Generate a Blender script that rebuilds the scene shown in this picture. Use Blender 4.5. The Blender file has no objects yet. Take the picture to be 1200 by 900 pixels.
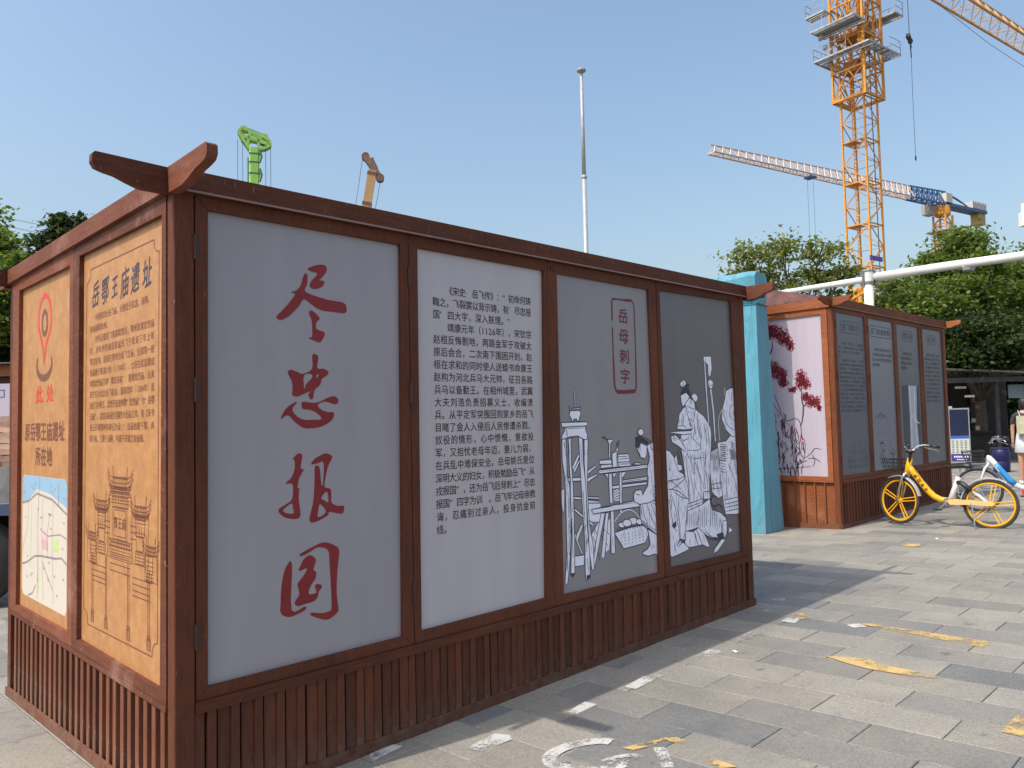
import bpy, bmesh, math, random, json
import numpy as np
from mathutils import Vector, Matrix, Quaternion
from mathutils.geometry import tessellate_polygon
R = math.radians
sc = bpy.context.scene
col = sc.collection
rnd = random.Random(7)

# ------------------------------------------------------------------ camera
PITCH, ROLL, CAMH = 0.0502, 0.0227, 1.55
cam = bpy.data.objects.new('camera', bpy.data.cameras.new('camera'))
col.objects.link(cam)
cam.data.sensor_width = 36
cam.data.lens = 36 * 921.09 / 1200
cam.data.clip_start = 0.05
cam.data.clip_end = 5000
_f = Vector((0, math.cos(PITCH), math.sin(PITCH)))
_u = Vector((0, -math.sin(PITCH), math.cos(PITCH)))
_r = Vector((1, 0, 0))
cr = _r * math.cos(ROLL) - _u * math.sin(ROLL)
cu = _r * math.sin(ROLL) + _u * math.cos(ROLL)
M = Matrix((cr, cu, -_f)).transposed().to_4x4()
M.translation = (0, 0, CAMH)
cam.matrix_world = M
sc.camera = cam

def at(x, y, Y):
    """point of the place seen at (x, y) of the 1200x900 photograph, Y metres ahead"""
    d = _f + cr * ((x - 600) / 921.09) + cu * ((450 - y) / 921.09)
    return Vector((0, 0, CAMH)) + d * (Y / d.y)

# ------------------------------------------------------------------ light
SUN_AZ, SUN_EL = 213.8, 54.0
w = bpy.data.worlds.new('World')
sc.world = w
w.use_nodes = True
nt = w.node_tree
bgn = nt.nodes['Background']
sky = nt.nodes.new('ShaderNodeTexSky')
sky.sky_type = 'NISHITA'
sky.sun_disc = False
sky.sun_elevation = R(SUN_EL)
sky.sun_rotation = R(90 - SUN_AZ)
sky.altitude = 50
sky.air_density = 1.5
sky.dust_density = 4.5
sky.ozone_density = 3.2
nt.links.new(sky.outputs[0], bgn.inputs[0])
bgn.inputs[1].default_value = 0.15
sun = bpy.data.objects.new('sun', bpy.data.lights.new('sun', 'SUN'))
col.objects.link(sun)
sun.data.energy = 2.45
sun.data.angle = R(0.55)
sun.data.color = (1.0, 0.93, 0.82)
sd = Vector((math.cos(R(SUN_AZ)) * math.cos(R(SUN_EL)), math.sin(R(SUN_AZ)) * math.cos(R(SUN_EL)), math.sin(R(SUN_EL))))
sun.rotation_euler = (-sd).to_track_quat('-Z', 'Y').to_euler()
sun.location = sd * 60
sc.view_settings.view_transform = 'Standard'
sc.view_settings.look = 'None'
sc.view_settings.gamma = 1
sc.view_settings.exposure = 0.47
sc.cycles.use_denoising = True
sc.cycles.max_bounces = 6

# ------------------------------------------------------------------ materials
def newmat(name):
    m = bpy.data.materials.new(name)
    m.use_nodes = True
    return m, m.node_tree, m.node_tree.nodes['Principled BSDF']
def ramp(nt, fac, stops, interp='LINEAR'):
    r = nt.nodes.new('ShaderNodeValToRGB')
    r.color_ramp.interpolation = interp
    while len(r.color_ramp.elements) > 1:
        r.color_ramp.elements.remove(r.color_ramp.elements[-1])
    r.color_ramp.elements[0].position = stops[0][0]
    r.color_ramp.elements[0].color = (*stops[0][1], 1)
    for p, c in stops[1:]:
        e = r.color_ramp.elements.new(p)
        e.color = (*c, 1)
    nt.links.new(fac, r.inputs[0])
    return r.outputs[0]
def noise(nt, scale, detail=4, rough=.6, vec=None, stretch=None, dist=0.0):
    n = nt.nodes.new('ShaderNodeTexNoise')
    n.inputs['Scale'].default_value = scale
    n.inputs['Detail'].default_value = detail
    n.inputs['Roughness'].default_value = rough
    n.inputs['Distortion'].default_value = dist
    if vec is None:
        t = nt.nodes.new('ShaderNodeTexCoord')
        vec = t.outputs['Object']
    if stretch:
        mp = nt.nodes.new('ShaderNodeMapping')
        mp.inputs['Scale'].default_value = stretch
        nt.links.new(vec, mp.inputs[0])
        vec = mp.outputs[0]
    nt.links.new(vec, n.inputs['Vector'])
    return n.outputs['Fac']
def mix(nt, fac, a, b, mode='MIX'):
    m = nt.nodes.new('ShaderNodeMix')
    m.data_type = 'RGBA'
    m.blend_type = mode
    for k, v in ((0, fac), (6, a), (7, b)):
        if hasattr(v, 'links') or hasattr(v, 'is_linked'):
            nt.links.new(v, m.inputs[k])
        elif k == 0:
            m.inputs[0].default_value = v
        else:
            m.inputs[k].default_value = (*v, 1)
    return m.outputs[2]
def bump(nt, b, h, strength=.3, dist=.01):
    n = nt.nodes.new('ShaderNodeBump')
    n.inputs['Strength'].default_value = strength
    n.inputs['Distance'].default_value = dist
    nt.links.new(h, n.inputs['Height'])
    nt.links.new(n.outputs[0], b.inputs['Normal'])
def simple(name, c, rough=.5, metal=0, var=.12, scale=6, bmp=0, spec=.5):
    m, nt, b = newmat(name)
    f = noise(nt, scale, 5)
    lo = tuple(v * (1 - var) for v in c)
    hi = tuple(min(1, v * (1 + var)) for v in c)
    nt.links.new(ramp(nt, f, [(.3, lo), (.7, hi)]), b.inputs['Base Color'])
    b.inputs['Roughness'].default_value = rough
    b.inputs['Metallic'].default_value = metal
    b.inputs['Specular IOR Level'].default_value = spec
    if bmp:
        bump(nt, b, f, bmp, .01)
    return m
MT = {}
def wood(name, base, worn, axis, amount=.62, rough=.55):
    """brown painted timber with grain along an axis and faded patches"""
    m, nt, b = newmat(name)
    st = [9, 9, 9]
    st[axis] = .9
    g = noise(nt, 7, 6, .7, stretch=st)
    p = noise(nt, 2.2, 5, .65)
    dark = tuple(v * .62 for v in base)
    c1 = ramp(nt, g, [(.25, dark), (.5, base), (.8, tuple(v * 1.35 for v in base))])
    oi_ = nt.nodes.new('ShaderNodeObjectInfo')
    c1 = mix(nt, 1.0, c1, ramp(nt, oi_.outputs['Random'], [(0, (.74, .74, .76)), (.5, (1, 1, 1)), (1, (1.24, 1.22, 1.2))]), 'MULTIPLY')
    c1 = mix(nt, 1.0, c1, ramp(nt, noise(nt, .9, 4, .6), [(.3, (.78, .76, .76)), (.7, (1.2, 1.2, 1.2))]), 'MULTIPLY')
    f = ramp(nt, p, [(amount, (0, 0, 0)), (amount + .14, (.7, .7, .7))])
    c2 = mix(nt, f, c1, worn)
    sc_ = noise(nt, 60, 2, .5, stretch=[3, 3, .4])
    f2 = ramp(nt, sc_, [(.715, (0, 0, 0)), (.74, (.8, .8, .8))])
    c3 = mix(nt, f2, c2, tuple(min(1, v * 2.2) for v in worn))
    # dust and splashes: sits on the lowest decimetres, broken up by noise
    tcn = nt.nodes.new('ShaderNodeTexCoord'); sp_ = nt.nodes.new('ShaderNodeSeparateXYZ'); nt.links.new(tcn.outputs['Object'], sp_.inputs[0])
    mr_ = nt.nodes.new('ShaderNodeMapRange'); mr_.inputs['From Min'].default_value = .16; mr_.inputs['From Max'].default_value = -.12
    nt.links.new(sp_.outputs['Z'], mr_.inputs['Value'])
    ml = nt.nodes.new('ShaderNodeMath'); ml.operation = 'MULTIPLY'
    nt.links.new(mr_.outputs[0], ml.inputs[0]); nt.links.new(ramp(nt, noise(nt, 14, 5, .75), [(.35, (0, 0, 0)), (.7, (.6, .6, .6))]), ml.inputs[1])
    c3 = mix(nt, ml.outputs[0], c3, (.22, .17, .13))
    nt.links.new(c3, b.inputs['Base Color'])
    rr = ramp(nt, p, [(.3, (rough,) * 3), (.7, (rough + .2,) * 3)])
    nt.links.new(rr, b.inputs['Roughness'])
    b.inputs['Specular IOR Level'].default_value = .22
    bump(nt, b, g, .35, .004)
    return m
BR = (.105, .033, .016)
WORN = (.17, .085, .07)
MT['wood_z'] = wood('brown_wood_upright', BR, WORN, 2, .70)
MT['wood_x'] = wood('brown_wood_long', BR, WORN, 0, .66)
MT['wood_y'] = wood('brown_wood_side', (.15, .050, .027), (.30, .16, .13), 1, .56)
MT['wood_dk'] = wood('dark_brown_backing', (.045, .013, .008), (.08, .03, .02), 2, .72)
MT['slat'] = wood('brown_wood_slat', (.125, .042, .022), (.19, .09, .055), 2, .66)
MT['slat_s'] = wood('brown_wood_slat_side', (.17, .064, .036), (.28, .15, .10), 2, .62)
MT['wood_b2'] = wood('reddish_wood', (.17, .052, .022), (.28, .11, .06), 2, .6)
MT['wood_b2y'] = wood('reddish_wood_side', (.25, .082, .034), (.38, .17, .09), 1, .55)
MT['edge'] = simple('edge_highlight', (.26, .16, .14), .5)  # paler brown imitating ground light caught along the fascia edge
MT['steel'] = simple('hinge_steel', (.06, .024, .016), .55, 0)

def board(name, c, rough=.32, grad=0):
    """printed panel: film over a light box, faint streaks left by rain"""
    m, nt, b = newmat(name)
    s = noise(nt, 3, 4, .6, stretch=[2.2, 2.2, .25])
    q = noise(nt, 40, 3, .7)
    c1 = ramp(nt, s, [(.3, tuple(v * .95 for v in c)), (.7, tuple(min(1, v * 1.04) for v in c))])
    f = ramp(nt, q, [(.72, (0, 0, 0)), (.8, (.25, .25, .25))])
    c2 = mix(nt, f, c1, tuple(v * .6 for v in c))
    nt.links.new(c2, b.inputs['Base Color'])
    b.inputs['Roughness'].default_value = rough
    b.inputs['Specular IOR Level'].default_value = .4
    bump(nt, b, noise(nt, 1.3, 2), .25, .02)
    return m
MT['film1'] = board('grey_film', (.335, .305, .325))
MT['film2'] = board('pale_film', (.49, .445, .46))
MT['film3'] = board('mid_grey_film', (.275, .25, .265))
MT['film4'] = board('dark_grey_film', (.15, .135, .145))
MT['film5'] = board('slate_film', (.12, .12, .145))
MT['film6'] = board('slate_film_pale', (.20, .20, .235))
MT['lilac'] = board('lilac_film', (.47, .415, .49), .4)
def kraft():
    m, nt, b = newmat('kraft_paper_print')
    a = noise(nt, 12, 7, .85)
    q = noise(nt, 70, 4, .85)
    c1 = ramp(nt, a, [(.3, (.33, .15, .05)), (.5, (.43, .205, .075)), (.72, (.54, .295, .125))])
    f = ramp(nt, q, [(.56, (0, 0, 0)), (.72, (.5, .5, .5))])
    c2 = mix(nt, f, c1, (.24, .09, .03))
    nt.links.new(c2, b.inputs['Base Color'])
    b.inputs['Roughness'].default_value = .5
    return m
MT['kraft'] = kraft()
MT['red'] = simple('crimson_print', (.22, .010, .014), .4, var=.15)
MT['seal'] = simple('seal_red_print', (.15, .010, .02), .4)
MT['ink'] = simple('maroon_ink', (.055, .018, .022), .5)
MT['ink2'] = simple('dark_violet_ink', (.045, .03, .055), .5)
MT['ink3'] = simple('brown_ink', (.17, .055, .03), .5)
MT['black'] = simple('line_ink', (.035, .032, .05), .5)
MT['white'] = simple('white_print', (.86, .84, .95), .4, var=.05)
MT['pinred'] = simple('pin_red', (.62, .03, .02), .4)
MT['leafred'] = simple('maple_red_print', (.23, .018, .035), .5, var=.5, scale=30)
MT['grey_ink'] = simple('grey_ink', (.05, .05, .065), .5)
MT['pale_grey'] = simple('pale_grey_print', (.45, .45, .5), .5)

# ------------------------------------------------------------------ mesh helpers
class MB:
    def __init__(s):
        s.v = []; s.f = []
    def add(s, vs, fs):
        n = len(s.v)
        s.v += [tuple(p) for p in vs]
        s.f += [tuple(i + n for i in f) for f in fs]
        return s
    def hexa(s, a, b):
        """a, b: two rings of equal length; side faces and both caps"""
        n = len(a)
        fs = [(i, (i + 1) % n, n + (i + 1) % n, n + i) for i in range(n)]
        fs += [tuple(range(n - 1, -1, -1)), tuple(range(n, 2 * n))]
        return s.add(list(a) + list(b), fs)
    def box(s, x0, x1, y0, y1, z0, z1):
        return s.hexa([(x0, y0, z0), (x1, y0, z0), (x1, y1, z0), (x0, y1, z0)],
                      [(x0, y0, z1), (x1, y0, z1), (x1, y1, z1), (x0, y1, z1)])
    def cbox(s, x0, x1, y0, y1, z0, z1, c=.004):
        """box with chamfered upright edges"""
        def ring(z):
            return [(x0 + c, y0, z), (x1 - c, y0, z), (x1, y0 + c, z), (x1, y1 - c, z),
                    (x1 - c, y1, z), (x0 + c, y1, z), (x0, y1 - c, z), (x0, y0 + c, z)]
        return s.hexa(ring(z0), ring(z1))
    def bar(s, p, q, w, h=None, up=(0, 0, 1)):
        p, q = Vector(p), Vector(q)
        h = h or w
        d = (q - p).normalized()
        u = Vector(up)
        if abs(d.dot(u)) > .98: u = Vector((1, 0, 0))
        a = d.cross(u).normalized()
        b = a.cross(d).normalized()
        a *= w / 2; b *= h / 2
        return s.hexa([p - a - b, p + a - b, p + a + b, p - a + b], [q - a - b, q + a - b, q + a + b, q - a + b])
    def tube(s, pts, rad, n=8, cap=True, flat=1.0):
        pts = [Vector(p) for p in pts]
        if not hasattr(rad, '__len__'): rad = [rad] * len(pts)
        rings = []
        prev = None
        for i, p in enumerate(pts):
            d = (pts[min(i + 1, len(pts) - 1)] - pts[max(i - 1, 0)]).normalized()
            if prev is None:
                u = Vector((0, 0, 1)) if abs(d.z) < .9 else Vector((1, 0, 0))
                a = d.cross(u).normalized()
            else:
                a = (prev - d * prev.dot(d)).normalized()
            prev = a
            b = d.cross(a)
            rings.append([p + (a * math.cos(6.28318 * k / n) + b * math.sin(6.28318 * k / n) * flat) * rad[i] for k in range(n)])
        base = len(s.v)
        for r in rings: s.v += [tuple(p) for p in r]
        for i in range(len(rings) - 1):
            for k in range(n):
                a = base + i * n + k; b = base + i * n + (k + 1) % n
                s.f.append((a, b, b + n, a + n))
        if cap:
            s.f.append(tuple(base + k for k in range(n - 1, -1, -1)))
            s.f.append(tuple(base + (len(rings) - 1) * n + k for k in range(n)))
        return s
    def lathe(s, prof, c=(0, 0, 0), n=16, axis='z'):
        base = len(s.v)
        for r, h in prof:
            for k in range(n):
                a = 6.28318 * k / n
                x, y = r * math.cos(a), r * math.sin(a)
                v = {'z': (x, y, h), 'y': (x, h, y), 'x': (h, x, y)}[axis]
                s.v.append((v[0] + c[0], v[1] + c[1], v[2] + c[2]))
        for i in range(len(prof) - 1):
            for k in range(n):
                a = base + i * n + k; b = base + i * n + (k + 1) % n
                s.f.append((a, b, b + n, a + n))
        s.f.append(tuple(base + k for k in range(n)))
        s.f.append(tuple(base + (len(prof) - 1) * n + k for k in range(n)))
        return s
    def xf(s, fn):
        s.v = [tuple(fn(*p)) for p in s.v]
        return s
    def build(s, name, m, parent=None, kind=None, smooth=False, fix=True):
        me = bpy.data.meshes.new(name)
        me.from_pydata(s.v, [], s.f)
        if fix:
            bm = bmesh.new(); bm.from_mesh(me)
            bmesh.ops.recalc_face_normals(bm, faces=bm.faces)
            bm.to_mesh(me); bm.free()
        me.materials.append(m)
        if smooth:
            me.polygons.foreach_set('use_smooth', [True] * len(me.polygons))
        o = bpy.data.objects.new(name, me)
        col.objects.link(o)
        if parent: o.parent = parent
        if kind: o['kind'] = kind
        return o
def tag(o, label, cat, group=None):
    o['label'] = label; o['category'] = cat
    if group: o['group'] = group
    return o
def thing(name, label, cat, loc, rz=0, group=None):
    o = bpy.data.objects.new(name, None)
    col.objects.link(o)
    o.location = loc; o.rotation_euler = (0, 0, rz)
    o.empty_display_size = .2
    return tag(o, label, cat, group)
def clone(o, parent=None, loc=None):
    c = o.copy(); col.objects.link(c)
    if parent: c.parent = parent
    if loc is not None: c.location = loc
    return c

# ------------------------------------------------------------------ the ground
TH = 0.7758
P0 = Vector((-1.4518, 3.3725, 0))
U = Vector((math.cos(TH), math.sin(TH), 0))
V = Vector((-math.sin(TH), math.cos(TH), 0))
GX, GY = .0352, -.0158
def g(x, y): return GX * x + GY * y
def gp(x, y, dz=0): return Vector((x, y, g(x, y) + dz))
def st(s, t, dz=0):
    p = P0 + U * s + V * t
    return Vector((p.x, p.y, g(p.x, p.y) + dz))
def stone(name, src):
    m, nt, b = newmat(name)
    geo = nt.nodes.new('ShaderNodeNewGeometry')
    pos = geo.outputs['Position']
    if src == 'obj':
        t = nt.nodes.new('ShaderNodeObjectInfo').outputs['Color']
    elif src == 'attr':
        a = nt.nodes.new('ShaderNodeAttribute'); a.attribute_name = 'tone'; t = a.outputs['Color']
    else:
        t = None
    sp = noise(nt, 420, 2, .8, pos)
    md = noise(nt, 38, 4, .7, pos)
    st_ = noise(nt, 1.6, 5, .65, pos, dist=.4)
    blot = noise(nt, 7.5, 3, .5, pos)
    if t is None:
        a = noise(nt, .8, 3, .6, pos)
        t = ramp(nt, a, [(.35, (.20, .205, .205)), (.65, (.29, .275, .25))])
    c = mix(nt, 1.0, t, ramp(nt, sp, [(.35, (.58, .58, .58)), (.5, (1, 1, 1)), (.68, (1.45, 1.43, 1.38))]), 'MULTIPLY')
    c = mix(nt, 1.0, c, ramp(nt, md, [(.3, (.88, .88, .88)), (.7, (1.1, 1.1, 1.1))]), 'MULTIPLY')
    c = mix(nt, 1.0, c, ramp(nt, st_, [(.3, (.82, .83, .85)), (.6, (1.08, 1.06, 1.02))]), 'MULTIPLY')
    grit = noise(nt, 95, 3, .8, pos)
    c = mix(nt, 1.0, c, ramp(nt, grit, [(.3, (.68, .68, .69)), (.5, (1, 1, 1)), (.72, (1.34, 1.31, 1.24))]), 'MULTIPLY')
    sc2 = noise(nt, 3.1, 6, .75, pos, dist=1.2)
    c = mix(nt, ramp(nt, sc2, [(.55, (0, 0, 0)), (.75, (.4, .4, .4))]), c, (.27, .25, .215))
    c = mix(nt, ramp(nt, blot, [(.665, (0, 0, 0)), (.73, (.55, .55, .55))]), c, (.10, .095, .085))
    nt.links.new(c, b.inputs['Base Color'])
    b.inputs['Roughness'].default_value = .72
    b.inputs['Specular IOR Level'].default_value = .35
    bump(nt, b, sp, .35, .002)
    return m
MT['slab'] = stone('granite_slab', 'obj')
MT['slab_m'] = stone('granite_slab_merged', 'attr')
MT['joint'] = simple('mortar_and_sand', (.12, .112, .10), .9, var=.4, scale=3)
gm = MB()
GN = 24
ext = 900
xs = [-ext, -300, -100, -40, -15, 0, 15, 40, 100, 300, ext]
for j, yy in enumerate(xs):
    for i, xx in enumerate(xs):
        gm.v.append((xx, yy + 20, g(xx, yy + 20) * (1 if max(abs(xx), abs(yy)) < 120 else 120 / max(abs(xx), abs(yy))) - .012))
n_ = len(xs)
for j in range(n_ - 1):
    for i in range(n_ - 1):
        gm.f.append((j * n_ + i, j * n_ + i + 1, (j + 1) * n_ + i + 1, (j + 1) * n_ + i))
gro = gm.build('ground', MT['joint'], kind='structure')

NRM = Vector((-GX, -GY, 1)).normalized()
SU = (U + Vector((0, 0, GX * U.x + GY * U.y))).normalized()
SV = NRM.cross(SU)
SROT = Matrix((SU, SV, NRM)).transposed()
PW, PL = .3115, .650
def slab_mb(w, l, h=.02, c=.0035):
    m = MB()
    x, y = w / 2 - .0022, l / 2 - .0024
    m.v = [(-x, -y, -h), (x, -y, -h), (x, y, -h), (-x, y, -h), (-x, -y, -c), (x, -y, -c), (x, y, -c), (-x, y, -c),
           (-x + c, -y + c, 0), (x - c, -y + c, 0), (x - c, y - c, 0), (-x + c, y - c, 0)]
    for b_ in (0, 4):
        for k in range(4):
            m.f.append((b_ + k, b_ + (k + 1) % 4, b_ + 4 + (k + 1) % 4, b_ + 4 + k))
    m.f.append((8, 9, 10, 11))
    return m
pavement = bpy.data.objects.new('pavement', None)
col.objects.link(pavement)
pavement['kind'] = 'structure'
slab_me = None
def visible(p):
    q = p - Vector((0, 0, CAMH))
    d = q.dot(_f)
    if d < .5: return None
    X = 600 + 921 * q.dot(cr) / d; Y = 450 - 921 * q.dot(cu) / d
    if not (-30 < X < 1230 and 400 < Y < 940): return None
    r = p - P0
    s_, t_ = r.dot(U), r.dot(V)
    if -.1 < s_ < 4.9 and t_ > .1: return None
    if s_ > -0.2 and t_ > .1 and s_ / max(t_, .1) < 1.6 and X < 870: return None
    r = p - Vector((4.507, 10.953, 0))
    if .15 < r.dot(Vector((math.cos(.765), math.sin(.765), 0))) and r.dot(Vector((-math.sin(.765), math.cos(.765), 0))) > .15: return None
    return d
def tone():
    k = rnd.random()
    if k < .62:
        v = rnd.uniform(.245, .295); return (v * 1.06, v * 1.0, v * .89, 1)
    if k < .90:
        v = rnd.uniform(.21, .24); return (v * 1.04, v * 1.0, v * .93, 1)
    v = rnd.uniform(.175, .205); return (v * .98, v * 1.0, v * 1.0, 1)
cells = []
for i in range(-22, 74):
    off = -.155 + (.325 if i % 2 else 0)
    s_ = 1.065 + (i - 0) * PW
    for j in range(-30, 22):
        t_ = off - .325 + j * PL
        p = st(s_, t_)
        if p.y < -1.5 or p.y > 34: continue
        cells.append((s_, t_, p, visible(p)))
vis = sorted([c for c in cells if c[3] is not None], key=lambda c: c[3])
near = set(id(c) for c in vis[:300])
stuffv, stufff, stuffc = [], [], []
base_sl = slab_mb(PW, PL)
for c in cells:
    s_, t_, p, d = c
    tn = tone()
    q = SROT @ Matrix.Rotation(rnd.uniform(-.003, .003), 3, 'X') @ Matrix.Rotation(rnd.uniform(-.004, .004), 3, 'Y')
    z = Vector((0, 0, rnd.uniform(-.0012, .0012)))
    if id(c) in near:
        if slab_me is None:
            o = base_sl.build('paving_slab', MT['slab'], pavement); slab_me = o.data
        else:
            o = bpy.data.objects.new('paving_slab', slab_me); col.objects.link(o); o.parent = pavement
        o.matrix_local = Matrix.Translation(p + z) @ q.to_4x4()
        o.color = tn
    else:
        n0 = len(stuffv)
        for v in base_sl.v: stuffv.append(tuple(p + z + q @ Vector(v)))
        for f in base_sl.f: stufff.append(tuple(k + n0 for k in f)); stuffc += [tn] * 4
sm = MB(); sm.v = stuffv; sm.f = stufff
far = sm.build('paving_slab', MT['slab_m'], pavement, kind='stuff', fix=False)
ca = far.data.color_attributes.new('tone', 'FLOAT_COLOR', 'CORNER')
ca.data.foreach_set('color', np.array(stuffc, dtype=np.float32).ravel())

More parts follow.
